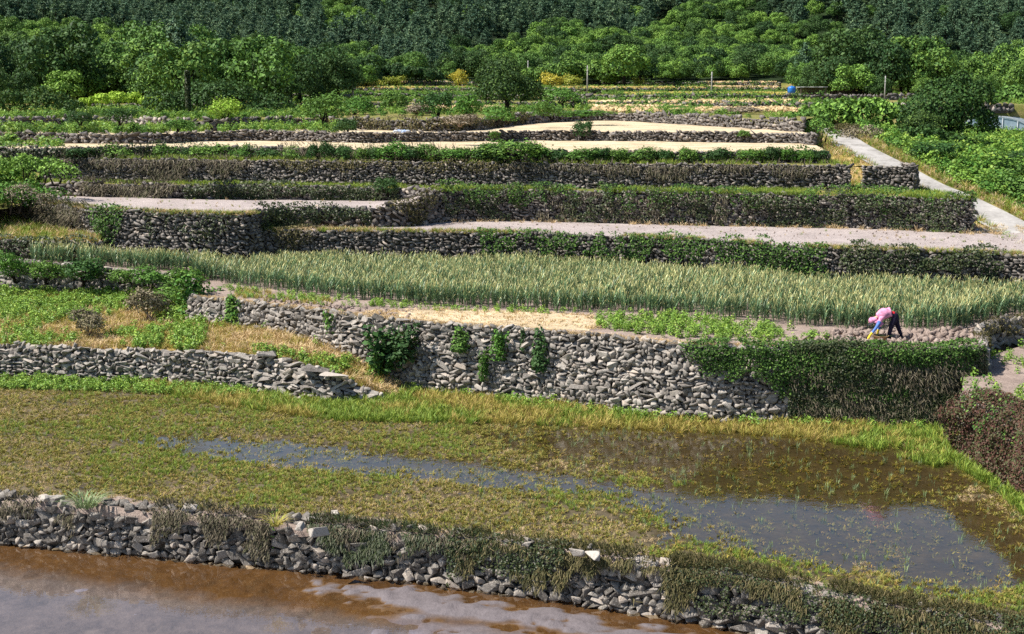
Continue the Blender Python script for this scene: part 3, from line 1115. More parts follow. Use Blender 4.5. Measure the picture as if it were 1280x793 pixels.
# --- weedy terrace on the left, sliding down to the paddy on its right
fTL = smooth(np.vstack([E2L[[0]], line([(0, 432, 9.73), (100, 436, 9.7), (200, 437, 9.63), (325, 444, 9.6), (345, 446, 9.6), (385, 458, 9.8), (425, 472, 10.1), (475, 496, 10.8), (520, 492, 10.97), (580, 494, 10.99)])]), 1)
bTL = smooth(line([(-90, 349, 9.3), (0, 350, 9.3), (100, 353, 9.15), (200, 358, 9.05), (250, 385, 9.2), (300, 402, 9.2), (380, 415, 9.35), (440, 432, 9.7), (490, 452, 10.1), (530, 470, 10.5), (590, 486, 10.85)]), 1)
TL = Strip('weedy_terrace', push(fTL, .08, -.02), push(bTL, .7), 150, 60, M['dryturf'], .07, .8, 5)

# --- garlic terrace
bT3 = setz(np.array([(-30, 69.5, 0), (-13, 67.5, 0), (0, 66.5, 0), (10, 63.5, 0), (20, 60, 0), (28, 59, 0)], float), HC - D3)
z3 = HC - D3
e3 = line([(240, 346, 8.35), (240, 371, D3)])
T3 = Strip('garlic_field_soil', push(E3b, .1, -.01), np.array([(e3[1, 0] - 1.5, 69, z3), (0, 68, z3), (10, 66, z3), (20, 61, z3)], float), 140, 60, M['soil'], .04, 1.5, 6)
T3a = Strip('garlic_field_soil', push(np.vstack([E3a, e3[[0]]]), .1, -.01), np.array([(-32, 70, z3 + .4), (e3[1, 0] - 1.4, 68.9, z3)], float), 60, 30, M['soil'], .04, 1.5, 6)
T3d = Strip('garlic_field_soil', np.array([tuple(e3[0]), tuple(e3[1] + [0, .05, -.01])], float), np.array([(e3[1, 0] - 1.5, 69, z3), (e3[1, 0] - 1.0, 67, z3)], float), 16, 16, M['soil'], .04, 1.5, 6)
T3c = Strip('garlic_field_soil', push(E3c, .1, -.012), np.array([(18.9, 62, z3), (23, 61, z3), (30, 60, z3)], float), 40, 30, M['soil'], .04, 1.5, 6)

# --- lower path terrace on the right
TRs = Strip('sandy_path', push(ETR, .1), line([(1205, 455), (1240, 445), (1300, 425), (1400, 415)], DTR), 40, 30, M['soil'], .05, 1, 7)

# --- upper terraces
T4L = Strip('grassy_ledge', push(E4L, .1), line([(-90, 272, 6.8), (0, 275, 6.9), (60, 280, 7.0), (125, 288, 7.05)]), 40, 12, M['dryturf'], .05, 1, 8)
T4 = Strip('ploughed_field', push(E4, .1), setz(np.array([(-12.5, 68.8, 0), (-3.5, 74.5, 0), (5, 73, 0), (15, 71, 0), (26, 67, 0)], float), HC - D4), 140, 24, M['ploughed'], .03, 1.6, 9)
bT5L = line([(-90, 236, 5.86), (0, 240, 5.86), (60, 244, 5.86), (200, 250, 5.86), (300, 252, 5.86), (490, 249, 5.8), (546, 243, 5.5)])
T5L = Strip('grey_field', push(np.vstack([E5La, E5Lb, E5r[1:]]), .1), push(bT5L, .8), 120, 20, M['ploughed'], .03, 1.4, 10)
fT5 = np.vstack([E5L2[:-1], E5])
T5 = Strip('narrow_ledge', push(fT5, .1), setz(np.array([(-40, 79, 0), (-14, 78, 0), (0, 75.5, 0), (12, 74.5, 0), (21, 74, 0)], float), HC - D5), 120, 10, M['turf'], .04, 1.3, 11)
T6 = Strip('narrow_ledge', push(E6, .1), setz(push(E6, 4.0), HC - D6), 120, 10, M['turf'], .04, 1.3, 12)
T6b = Strip('narrow_ledge', push(E6b, .1), setz(push(E6b, 5.0), HC - D6 - .3), 20, 10, M['turf'], .05, 1.3, 13)
T7 = Strip('straw_field', push(E7, .1), setz(push(E7, 1), HC - D7) * [1, 0, 1] + np.column_stack([E7[:, 0] * .13, np.interp(E7[:, 0], [-40, -20, 20], [96, 95, 89]), E7[:, 0] * 0]), 140, 30, M['straw'], .04, .7, 14)
bT8x = np.array([-45, -25, -12, -6, 0, 8, 16, 19.5], float)
T8 = Strip('straw_field', push(E8, .1), np.column_stack([bT8x, [103, 102, 101, 103, 118, 124, 113, 100], np.full(8, HC - D8)]), 140, 40, M['straw'], .05, .5, 15)
T9 = Strip('terrace', push(E9, .1), np.column_stack([np.linspace(-65, 30, 40), far_edge(1, np.linspace(-65, 30, 40)) + .6, np.full(40, FARZ[0] + .05)]), 120, 30, M['turf'], .12, .15, 16, riser=1.0)
for k in range(1, 5):
    x0 = np.linspace(-110, 110, 60)
    a = np.column_stack([x0, far_edge(k, x0), np.full(60, FARZ[k])])
    yb = far_edge(k + 1, x0) + (.6 if k < 4 else 6)
    b = np.column_stack([x0, yb, FARZ[k] + .005 * (yb - a[:, 1])])
    Strip('far_terrace', a, b, 100, 20, M['turf'], .1, .2, 17 + k, riser=1.6)

# --- road
RC = smooth(line([(1420, 345, 7.0), (1330, 312, 6.85), (1262, 283, 6.66), (1225, 262, 6.25), (1180, 240, 5.75), (1150, 228, 5.35), (1110, 205, 4.6), (1070, 185, 3.9), (1045, 168, 3.3), (1033, 159, 3.0), (1020, 153, 2.75)]), 2)
RC = resample(RC, 90)
tg = np.gradient(RC[:, :2], axis=0)
tg /= np.linalg.norm(tg, axis=1, keepdims=True)
nr = np.column_stack([tg[:, 1], -tg[:, 0]])
hw = np.interp(np.linspace(0, 1, 90), [0, .25, 1], [1.7, 1.15, 1.0])[:, None]
RL = np.column_stack([RC[:, :2] - nr * hw, RC[:, 2]])
RR = np.column_stack([RC[:, :2] + nr * hw, RC[:, 2]])
Strip('road', RL, RR, 90, 6, M['road'], .01, .5, 22)
VERGE = Strip('road_verge', push(RL, 0, -.06) + [0.3, 0, 0], np.column_stack([np.minimum(np.interp(RC[:, 1], [60, 71, 75, 80], [24, 22.5, 17, 15]), RL[:, 0] - .4), RC[:, 1] + np.linspace(0, 4, 90), RC[:, 2] - .25]), 90, 10, M['dryturf'], .05, .6, 23)
xr = np.full(90, 85.0)
BANK = Strip('overgrown_bank', push(RR, 0, -.06) - [0.3, 0, 0], np.column_stack([xr, np.interp(RC[:, 1], [RC[0, 1], RC[-1, 1]], [48, 175]), np.interp(np.linspace(0, 1, 90), [0, .3, 1], [4.4, 6.0, 7.6])]), 90, 60, M['turf'], .25, .12, 24,
             lambda P: -np.clip((P[:, 0] - 24) / 8, 0, 1) * np.clip((P[:, 1] - 84) / 20, 0, 1) * 1.1)
g = BANK.G[-1]
Strip('overgrown_bank', g, np.array([(17, 109, 9.9), (30, 130, 10.0), (60, 150, 10.2), (95, 185, 10.8)], float), 60, 20, M['turf'], .2, .15, 26)
LBANK = Strip('overgrown_bank', np.array([(-27.5, 66, 6.0), (-24.5, 72.5, 6.3), (-26, 77, 7.2), (-26.5, 84, 8.4)], float), np.array([(-60, 60, 6.0), (-60, 72, 6.5), (-60, 80, 8), (-60, 90, 9)], float), 20, 20, M['turf'], .3, .2, 25)

# ------------------------------------------------------------------ walls
WALLS, BAT = {}, {}


def wall(key, label, top, zb, **kw):
    r, pl = stone_wall(label, top, zb, **kw)
    WALLS[key] = pl
    BAT[key] = kw.get('batter', .12)
    return r


wall('w1', 'low grey dry stone wall holding the weedy paddy above the brown water', resample(E1, 120), -.12, row=.17, sw=.25, singles=300, batter=.18, seed=11, rim=-.05, rough=1.25, damp=True)
wall('w2l', 'grey dry stone wall below the weedy green terrace', resample(E2L, 70), Z1 - .1, row=.13, sw=.22, singles=260, batter=.15, seed=12, rim=.2, rough=1.1)
wall('w2p', 'tumbled end of a dry stone wall with big flat slabs on it', resample(E2P, 50), Z1 - .1, row=.16, sw=.28, singles=110, batter=.35, seed=13, rim=.1, rough=1.4)
wall('w3b', 'tall sunlit dry stone wall holding up the garlic field', resample(E3b, 140), np.interp(np.linspace(0, 1, 60), [0, .12, .25, .33, .45, 1], [2.85, 2.75, 2.0, 1.25, Z1 - .1, Z1 - .1]), row=.14, sw=.235, singles=300, batter=.3, seed=14, rough=1.05)
wall('w3d', 'short return of the garlic terrace wall with bushes in front', np.array([tuple(e3[0]), tuple(e3[0] * .5 + e3[1] * .5), tuple(e3[1])]), 2.7, row=.16, sw=.26, seed=55)
wall('w3c', 'dark curved stone wall turning back beside the sandy path', resample(E3c, 40), HC - DTR - .1, row=.2, sw=.32, seed=15)
wall('w3a', 'low stone wall below the left end of the garlic field', resample(E3a, 60), 2.7, row=.18, sw=.3, seed=16)
wall('wtr', 'vine covered stone wall below the sandy path', resample(ETR, 40), Z1 - .1, row=.2, sw=.32, seed=17)
wall('w4l', 'low dark stone wall below the yellow grass ledge', resample(E4L, 40), HC - D3, row=.2, sw=.32, seed=18, detail=False)
wall('w4', 'low stone wall between the garlic field and the grey ploughed field', resample(E4, 120), HC - D3 - .05, row=.14, sw=.22, seed=19, detail=False, rough=1.2)
wall('w5la', 'bulging dark stone wall with a mossy foot behind the garlic', resample(E5La, 80), HC - D3 - .05, row=.15, sw=.25, seed=20, detail=False, rough=1.2)
wall('w5lb', 'hedge covered stone wall in front of the narrow grey field', resample(np.vstack([E5Lb, E5r[1:]]), 60), HC - D4 - .05, row=.2, sw=.32, seed=21, detail=False)
wall('w5', 'ivy covered stone wall behind the grey ploughed field', resample(E5, 100), HC - D4 - .05, row=.14, sw=.22, seed=22, detail=False, batter=.25)
wall('w5l2', 'low brown overgrown stone wall behind the narrow grey field', resample(E5L2, 80), HC - D5L - .05, row=.18, sw=.3, seed=23, detail=False)
wall('w6', 'long grey stone wall with dry vines along its top', resample(E6, 140), HC - D5 - .05, row=.13, sw=.2, seed=24, detail=False, batter=.25, rough=1.3)
wall('w6b', 'short dark block of stone wall beside the concrete road', np.vstack([E6b, E6b[-1:] + [.25, .6, 0], E6b[-1:] + [.3, 3, 0]]), HC - D5 - .05, row=.13, sw=.21, seed=25, detail=False)
wall('w7', 'low bushy stone bank below the lower straw field', resample(E7, 140), HC - D6 - .05, row=.15, sw=.24, seed=26, detail=False, rough=1.4)
wall('w8', 'low rubble wall between the two straw fields', resample(E8[len(E8) // 2 - 14:], 120), HC - D7 - .05, row=.15, sw=.25, seed=27, detail=False, rough=1.4)
k8 = E8[:len(E8) // 2 - 14]
wall('w8l', 'low rubble wall beside the narrow barley strip', resample(E8[:len(E8) // 2 - 13], 80), HC - D7 - .05, row=.2, sw=.34, seed=28, detail=False, rough=1.4)
wall('w9', 'grey rubble wall behind the upper straw field', resample(E9, 140), HC - D8 - .05, row=.2, sw=.34, seed=29, detail=False, rough=1.3)
FARLAB = ['low stone bank behind the terraces above the upper straw field', 'thin stone bank on the terraces with utility poles', 'distant stone bank below the topmost terraces', 'highest stone bank at the foot of the forest']
for k in range(1, 5):
    x0 = np.linspace(-40, 46, 60)
    wall('f%d' % k, FARLAB[k - 1], np.column_stack([x0, far_edge(k, x0), np.full(60, FARZ[k] + .1)]), FARZ[k - 1] + .0, row=.28, sw=.5, seed=30 + k, detail=False, rough=1.3)

# big flat slabs and loose stones on the walls
def boulder(label, px, py, d, s, seed, mat='pale_stone', parent=None, group=None):
    rng = np.random.default_rng(seed)
    me = STONES[seed % 12].copy()
    me.materials.clear(); me.materials.append(M[mat])
    p = W(px, py, d)
    o = link('boulder', me, None, p + Vector((0, 0, s[2] * .35)), (rng.normal() * .12, rng.normal() * .12, rng.uniform(0, 6)), s)
    return tag(o, label, 'stone', group)


boulder('long pale slab capping the highest point of the tumbled wall end', 337, 446, 9.6, (1.05, .5, .24), 41, 'stone')
boulder('broad pale flat slab lying halfway down the tumbled wall end', 396, 463, 9.9, (1.1, .7, .16), 43, 'stone')
boulder('thin flat slab beside the broad one on the tumbled wall end', 416, 471, 10.0, (1.15, .5, .14), 44, 'stone')
boulder('pale slab at the lowest foot of the tumbled wall end', 465, 496, 10.85, (.8, .4, .14), 46, 'stone')
boulder('large cream boulder in the grass at the foot of the tall wall', 543, 482, 10.95, (.62, .45, .45), 47)
boulder('smaller cream boulder next to the large one at the tall wall', 561, 481, 10.95, (.42, .36, .38), 48)
LOOSE = [(30, 622, .26), (237, 639, .42), (421, 645, .34), (398, 668, .5), (376, 660, .36), (722, 694, .38), (741, 697, .42), (575, 668, .3), (60, 626, .35), (660, 683, .24)]
for i, (a, b, s) in enumerate(LOOSE):
    boulder('loose pale stone lying on top of the lowest wall', a, b, D1 - .1, (s, s * .6, s * .5), 51 + i, group='loose stones on the lowest wall')

# ------------------------------------------------------------------ climbing plants on the walls
def cl(key, x0, x1, label, mat, **kw):
    pl = sub(WALLS[key], x0, x1)
    return ivy(label, pl, M[mat], bat=BAT[key], **kw)


HM = dict(name='hanging_moss', cat='moss', hang=True, taper=False, rag=.6, thick=.12)
cl('w1', -60, 100, 'thin dark dry growth over the left end of the lowest wall', 'vine_brown', cover=.45, dens=1100, leaf=.06, seed=1, over=.3, hole=.52, **HM)
cl('w1', 185, 345, 'dark dry moss hanging over the lowest wall', 'vine_brown', cover=.62, dens=1900, leaf=.06, seed=2, over=.35, hole=.42, **HM)
cl('w1', 330, 362, 'small bright tuft of leaves on the lowest wall', 'ivy', cover=.8, dens=1500, leaf=.07, seed=41, over=.3, hole=.3)
cl('w1', 385, 600, 'thick dark moss curtain over the lowest wall', 'ivy_dark', cover=.62, dens=2300, leaf=.055, seed=3, over=.35, hole=.42, **HM)
cl('w1', 395, 590, 'dry brown grass in the dark moss curtain', 'vine_brown', cover=.5, dens=900, leaf=.06, seed=42, over=.35, hole=.5, **HM)
cl('w1', 560, 720, 'green creeper with lighter leaves on the lowest wall', 'ivy_dark', cover=.6, dens=1500, leaf=.065, seed=4, over=.35, hole=.42, taper=False, thick=.15, rag=.6)
cl('w1', 560, 720, 'olive dry grass among the creeper of the lowest wall', 'olive', cover=.55, dens=1200, leaf=.06, seed=43, over=.35, hole=.48, **HM)
cl('w1', 690, 870, 'grey green dry grass hanging over the lowest wall', 'olive', cover=.45, dens=1900, leaf=.065, seed=5, over=.4, hole=.42, **HM)
cl('w1', 835, 1330, 'long olive mat hanging over the right end of the lowest wall', 'olive', cover=.42, dens=2600, leaf=.055, seed=6, over=.5, hole=.34, **HM)
cl('w1', 835, 1330, 'dark green leaves in the long olive mat', 'ivy_dark', cover=.45, dens=1300, leaf=.055, seed=44, over=.3, hole=.4, thick=.14, rag=.6, taper=False, name='climbing_ivy', cat='ivy')
cl('w3b', 848, 1240, 'broad green ivy mat over the wall below the bending person', 'ivy', taper=.9, cover=.44, dens=1700, leaf=.075, seed=7, over=.35, hole=.24, thick=.32, rag=.4)
cl('w3b', 985, 1245, 'dark dry vines covering the lower half of the tall wall', 'vine_brown', taper=False, cover=1.05, dens=650, leaf=.07, seed=8, over=0.05, hole=.3, thick=.22, name='dry_vines', cat='vines', rag=.1, hang=True)
cl('w3b', 985, 1245, 'dark old ivy among the dry vines of the tall wall', 'ivy_dark', taper=False, cover=1.05, dens=2000, leaf=.075, seed=9, over=0.05, hole=.25, thick=.3, rag=.2)
cl('w3c', 1215, 1340, 'brown ivy capping the curved wall beside the sandy path', 'olive', cover=.5, dens=420, leaf=.08, seed=10, over=.35, hole=.25)
cl('wtr', 1195, 1345, 'dark red brown creeper covering the wall below the sandy path', 'vine_red', taper=False, cover=1.0, dens=1200, leaf=.085, seed=11, over=.9, hole=.1, thick=.6, rag=.05, lift=.3, name='red_creeper', cat='creeper')
cl('wtr', 1205, 1345, 'green leaves on top of the red brown creeper', 'ivy', cover=.2, dens=350, leaf=.09, seed=12, over=.8, hole=.5, thick=.6, lift=.4)
cl('w4', 590, 1040, 'low dark green hedge of ivy between garlic and ploughed field', 'ivy', taper=False, cover=.9, dens=620, leaf=.1, seed=13, over=.3, hole=.34, thick=.5, rag=.6)
cl('w4', 1045, 1262, 'three dark ivy clumps on the wall by the road', 'ivy_dark', taper=False, cover=.9, dens=700, leaf=.1, seed=14, over=.3, hole=.42, thick=.5, rag=.6)
cl('w4', 330, 405, 'olive ivy at the left end of the ploughed field wall', 'olive', cover=.6, dens=420, leaf=.1, seed=15, over=.3, hole=.2, thick=.3)
cl('w4l', -60, 130, 'dark bushy ivy below the yellow grass ledge', 'ivy_dark', cover=.8, dens=420, leaf=.12, seed=16, over=.25, hole=.25, thick=.4)
cl('w5la', 112, 170, 'green ivy on the left corner of the bulging dark wall', 'ivy', cover=.55, dens=450, leaf=.12, seed=17, over=.2, hole=.2, thick=.4)
cl('w5la', 165, 312, 'dark old ivy scattered over the bulging wall', 'ivy_dark', cover=.9, dens=190, leaf=.11, seed=18, over=.1, hole=.46, thick=.2)
cl('w5la', 20, 118, 'brown dry vines on the left wall of the narrow grey field', 'vine_brown', cover=.9, dens=420, leaf=.11, seed=19, over=.2, hole=.25, thick=.3, name='dry_vines', cat='vines', hang=True)
cl('w5lb', 315, 470, 'dark hedge in front of the narrow grey field', 'ivy_dark', taper=False, cover=.95, dens=620, leaf=.11, seed=20, over=.2, hole=.18, thick=.5, name='low_hedge', cat='hedge')
cl('w5lb', 460, 550, 'brown green vines down the grassy ramp wall', 'olive', cover=.9, dens=480, leaf=.11, seed=21, over=.25, hole=.15, thick=.4, name='low_hedge', cat='hedge')
cl('w5', 545, 1225, 'long dark ivy curtain behind the ploughed field', 'ivy_dark', taper=False, cover=.85, dens=520, leaf=.1, seed=22, over=.2, hole=.4, thick=.45, rag=.7)
cl('w5', 545, 1225, 'bright ivy along the top of the wall behind the ploughed field', 'ivy', taper=False, cover=.34, dens=520, leaf=.1, seed=23, over=.35, hole=.44, thick=.55, rag=.7)
cl('w5', 620, 1000, 'dry brown vines in the wall behind the ploughed field', 'vine_brown', cover=.9, dens=200, leaf=.1, seed=24, over=.0, hole=.45, thick=.2, name='dry_vines', cat='vines', hang=True)
cl('w5l2', 90, 240, 'brown dry hedge behind the narrow grey field', 'vine_brown', cover=.9, dens=420, leaf=.12, seed=25, over=.2, hole=.2, thick=.35, name='low_hedge', cat='hedge', hang=True)
cl('w5l2', 230, 505, 'dark green hedge behind the narrow grey field', 'ivy_dark', taper=False, cover=.95, dens=600, leaf=.11, seed=26, over=.25, hole=.25, thick=.4, name='low_hedge', cat='hedge')
cl('w6', 55, 330, 'brown dry vines over the left part of the long grey wall', 'vine_brown', cover=.6, dens=420, leaf=.1, seed=27, over=.1, hole=.2, thick=.25, name='dry_vines', cat='vines', hang=True)
cl('w6', 325, 660, 'olive vines over the middle of the long grey wall', 'olive', cover=.35, dens=350, leaf=.1, seed=28, over=.15, hole=.3, thick=.2, name='dry_vines', cat='vines')
cl('w6', 600, 1062, 'brown vines over the right part of the long grey wall', 'vine_brown', cover=.4, dens=350, leaf=.1, seed=29, over=.1, hole=.3, thick=.2, name='dry_vines', cat='vines', hang=True)
cl('w7', -60, 335, 'dark hedge along the left bank below the straw field', 'ivy_dark', cover=.9, dens=420, leaf=.12, seed=30, over=.1, hole=.15, thick=.35, name='low_hedge', cat='hedge')
cl('w7', 330, 640, 'brown scrub on the bank below the straw field', 'vine_brown', cover=1.0, dens=330, leaf=.11, seed=31, over=.1, hole=.3, thick=.3, name='dry_vines', cat='vines', hang=True)
cl('w7', 650, 1035, 'green scrub on the right bank below the straw field', 'ivy', cover=.95, dens=330, leaf=.12, seed=32, over=.1, hole=.42, thick=.35)
cl('w9', 380, 660, 'grey green scrub on the rubble wall behind the straw field', 'olive', cover=.8, dens=250, leaf=.14, seed=33, over=.2, hole=.3, thick=.35)
for k, lab in zip(range(1, 5), ['long low green hedge on the terrace step above the straw fields', 'green hedge on the terrace step with the poles', 'green hedge on the distant terrace step', 'green scrub on the highest terrace step']):
    ivy(lab, sub(WALLS['f%d' % k], 380, 1040), M['ivy'], cover=1.0, dens=90, leaf=.24, thick=.4, seed=40 + k, over=.3, hole=.46, name='low_hedge', cat='hedge', lift=.15)

# ------------------------------------------------------------------ bushes
def make_bush_protos(mat, n, seed, leaves=3600, ls=.075):
    out = []
    for i in range(n):
        rng = np.random.default_rng(seed + i)
        lobes = [(0, 0, .35, .4)]
        for k in range(9):
            a = rng.uniform(0, 2 * PI); r = rng.uniform(.15, .36)
            lobes.append((r * math.cos(a), r * math.sin(a), rng.uniform(.2, .62), rng.uniform(.16, .3)))
        P, N = lobes_cloud(lobes, leaves, rng, .45, floor=.0)
        c0 = np.array([0, 0, .3])
        D = P - c0
        dn = D / (np.linalg.norm(D, axis=1, keepdims=True) + 1e-6)
        P = c0 + D * (.55 + .95 * fnoise(dn * 2.6 + i * 7, 3, 3))[:, None]
        sp = rng.random(len(P)) < .12
        P = P + dn * (sp * rng.random(len(P)) * .22)[:, None] + [0, 0, .0]
        P[:, 2] = np.abs(P[:, 2])
        me = leaf_mesh('foliage', P, N, ls * rng.uniform(.6, 1.3, len(P)), rng, M[mat])
        g = Geo()
        for k in range(6):
            L = lobes[k + 1]
            g.tube([(rng.normal() * .03, rng.normal() * .03, -.06), (L[0] * .4, L[1] * .4, L[2] * .5), (L[0], L[1], L[2])], [.022, .016, .006], 5)
        out.append((me, g.mesh('stem', M['twig'] if 'grey' in mat else M['bark'])))
    return out


BUSH = {m: make_bush_protos(m, n, 500 + 20 * i) for i, (m, n) in enumerate([('bush', 4), ('bush_dark', 3), ('bush_lime', 2), ('bush_grey', 2), ('yellow', 2), ('vine_red', 1)])}
for key, mt in (('sprig', 'bush'), ('sprig_dark', 'bush_dark')):
    BUSH[key] = []
    for i in range(3):
        rr = np.random.default_rng(640 + i)
        g = Geo()
        for k in range(5): g.tube([(0, 0, -.05), (rr.normal() * .15, rr.normal() * .15, .5), (rr.normal() * .28, rr.normal() * .28, .85)], [.02, .014, .005], 5)
        BUSH[key].append((weed_mesh('foliage', 1.0, .95, 640, .13, M[mt], rr), g.mesh('stem', M['bark'])))
BR = np.random.default_rng(77)


def bush(px, py, wpx, hpx, label, mat='bush', Y=None, d=None, group=None, name='bush', cat='bush', depth=None):
    """a bush whose foot stands at (column,row), at distance Y or on level d, wpx by hpx pixels large"""
    p = WY(px, py, Y) if Y is not None else W(px, py, d)
    s = p.y / CT / FPX
    w, h = wpx * s, hpx * s
    f, st = BUSH[mat][int(BR.integers(0, len(BUSH[mat])))]
    r = empty(name, p, label, cat, group, BR.uniform(0, 6.28), (w * 1.05, (depth or w) * 1.05, h * 1.12))
    link('foliage', f, r); link('stem', st, r)
    return r


def on(E, px):
    """distance of a traced edge at a column"""
    a, _ = proj(E[:, :3])
    return float(np.interp(px, a, E[:, 1]))


# on and beside the tall wall
bush(486, 462, 66, 46, 'dark leafy bush against the tall sunlit wall', 'sprig_dark', d=10.2)
bush(676, 464, 36, 44, 'dark green shrub growing out of the tall wall', 'sprig_dark', Y=48.2)
bush(576, 440, 34, 26, 'bright shrub high on the left of the tall wall', 'sprig', Y=49.4)
bush(622, 450, 30, 30, 'small green shrub in the middle of the tall wall', 'sprig', Y=48.8)
bush(604, 476, 18, 34, 'olive shrub at the foot of the tall wall', 'sprig', Y=48.8)
bush(450, 425, 26, 24, 'small shrub at the broken left part of the tall wall', 'sprig', d=9.7)
bush(390, 408, 20, 20, 'small upright shrub beside the broken wall stones', 'sprig', d=9.3)
bush(243, 392, 52, 44, 'grey green leafy shrub at the corner of the garlic terrace', 'sprig', d=9.2)
bush(292, 402, 30, 28, 'green shrub at the left corner of the garlic terrace', 'sprig', d=9.2)
bush(505, 452, 46, 40, 'smaller dark bush clinging to the wall beside the leafy one', 'sprig_dark', Y=50.0)
bush(655, 440, 16, 24, 'thin shrub high on the tall wall', 'sprig_dark', Y=48.5)
bush(590, 490, 26, 20, 'leafy shrub in the grass at the foot of the tall wall', 'sprig', d=10.95)
bush(470, 470, 26, 30, 'yellow green shrub below the dark leafy bush', 'sprig', d=10.4)
for a, b, w, h, lab in [(330, 398, 34, 24, 'leafy shrub against the broken left part of the garlic terrace wall'), (360, 404, 26, 22, 'small leafy shrub beside the broken terrace wall'), (420, 420, 34, 26, 'green shrub covering loose stones of the broken wall'), (268, 392, 30, 26, 'pale green shrub below the left corner of the garlic')]:
    bush(a, b, w, h, lab, 'sprig', d=9.35)
# weedy terrace
for i, (a, b, w, h, m) in enumerate([(20, 352, 44, 34, 'bush'), (58, 354, 40, 30, 'bush'), (104, 356, 56, 34, 'bush_dark'), (150, 355, 30, 18, 'bush'), (188, 360, 44, 24, 'bush'), (232, 360, 44, 26, 'bush')]):
    bush(a, b, w, h, ('dark glossy' if 'dark' in m else 'leafy green') + ' bush in the row below the left end of the garlic field', m, Y=on(E3a, a) - .8, group='bushes below the garlic field')
bush(186, 398, 44, 40, 'grey twiggy bush on the weedy terrace', 'bush_grey', d=9.3, name='dry_bush')
bush(205, 386, 60, 26, 'grey green bush behind the twiggy one on the weedy terrace', 'bush', d=9.25)
bush(112, 418, 40, 30, 'dull grey green shrub near the front of the weedy terrace', 'bush_grey', d=9.5)
# bank below the straw field
for i, (a, w, h, m) in enumerate([(208, 38, 18, 'bush'), (262, 46, 20, 'bush'), (300, 30, 16, 'bush'), (392, 20, 20, 'bush_dark'), (412, 22, 22, 'bush_dark'), (452, 20, 16, 'bush'), (497, 46, 22, 'bush'), (545, 40, 16, 'bush'), (640, 72, 26, 'bush'), (600, 30, 14, 'bush'), (725, 40, 12, 'bush'), (770, 30, 14, 'bush'), (860, 26, 14, 'bush'), (935, 30, 14, 'bush'), (965, 22, 15, 'bush_dark'), (1005, 26, 13, 'bush'), (340, 36, 14, 'bush_dark'), (365, 30, 14, 'bush'), (432, 26, 18, 'bush_dark'), (470, 26, 16, 'bush_dark'), (520, 30, 18, 'bush_dark'), (570, 36, 16, 'bush'), (615, 40, 20, 'bush_dark'), (668, 34, 20, 'bush'), (700, 26, 12, 'bush_dark'), (750, 26, 14, 'bush_dark'), (800, 34, 13, 'bush'), (830, 24, 13, 'bush_dark'), (895, 32, 14, 'bush_dark'), (985, 22, 14, 'bush'), (1025, 20, 12, 'bush_dark'), (235, 26, 15, 'bush_dark'), (150, 40, 16, 'bush'), (100, 40, 14, 'bush_dark')]):
    bush(a, 203, w, h + 4, ('dark' if 'dark' in m else 'fresh') + ' green bush on the stone bank below the lower straw field', m, Y=on(E7, a) - .25, group=('dark' if 'dark' in m else 'fresh green') + ' bushes below the lower straw field')
bush(728, 176, 24, 24, 'spiky dark shrub on the rubble wall between the straw fields', 'bush_dark', Y=on(E8, 728) - .2)
bush(619, 176, 13, 13, 'small round shrub on the rubble wall between the straw fields', 'bush', Y=on(E8, 619) - .2)
bush(930, 172, 16, 9, 'low shrub on the right end of the rubble wall', 'bush', Y=on(E8, 930) - .2)
bush(434, 167, 30, 20, 'round dark bush at the corner of the straw fields', 'bush_dark', d=D8, name='bush')
bush(485, 245, 30, 22, 'dark bush at the end of the hedge by the grassy ramp', 'bush_dark', Y=on(E5L2, 485) - .3)
for i, (a, b, w, h, m) in enumerate([(1165, 205, 50, 26, 'bush_dark'), (1200, 200, 44, 24, 'bush'), (1240, 207, 50, 20, 'bush'), (1275, 212, 44, 22, 'bush_dark'), (1250, 240, 50, 28, 'bush'), (1278, 256, 46, 30, 'sprig'), (1260, 222, 40, 24, 'sprig')]):
    bq = BANK.G.reshape(-1, 3)
    ppx, ppy = proj(bq)
    q = bq[np.argmin((ppx - a) ** 2 + (ppy - b) ** 2)]
    bush(a, b, w, h, 'leafy green bush on the overgrown bank beside the road', m, Y=float(q[1]), group='bushes on the road bank')
# mid distance, left of the big tree
for i, (a, b, w, h, m, lab) in enumerate([
        (283, 152, 36, 30, 'bush_lime', 'yellow green rounded shrub standing alone below the dark thicket'),
        (222, 164, 36, 16, 'bush', 'low green bush beside the left end of the straw field'),
        (405, 152, 52, 34, 'bush', 'bright green bush left of the dry grass slope'),
        (440, 146, 44, 22, 'bush', 'low green bush beside the thick concrete pole'),
        (495, 140, 30, 28, 'bush', 'dark green bush uphill of the dry grass slope'),
        (546, 148, 40, 32, 'bush_dark', 'green bush with a dark foot on the dry grass slope'),
        (590, 150, 38, 28, 'bush', 'pale green bush in front of the big round tree'),
        (620, 155, 40, 20, 'bush', 'grey green scrub at the foot of the big round tree'),
        (575, 158, 40, 14, 'bush_grey', 'dry scrub beside the white bundles'),
        (525, 146, 34, 16, 'bush_grey', 'dry grey scrub between two bushes on the slope'),
        (690, 150, 40, 20, 'bush', 'low green scrub right of the big round tree'),
        (700, 130, 46, 18, 'bush', 'dark hedge clump behind the big round tree'),
        (984, 126, 12, 11, 'bush_dark', 'round dark shrub on the terrace left of the blue tank'),
        (845, 142, 60, 10, 'bush', 'long low scrub on the terrace beside the middle pole'),
        (920, 144, 60, 11, 'bush_grey', 'brownish scrub on the terrace below the round shrub'),
        (100, 156, 30, 18, 'bush_dark', 'dark bush on the left rubble pile'),
        (150, 156, 36, 20, 'bush_dark', 'second dark bush beside the left rubble pile'),
        (730, 147, 60, 9, 'bush', 'flat green scrub above the upper straw field')]):
    bush(a, b, w, h, lab, m, d=2.3 if b > 136 else 1.75)
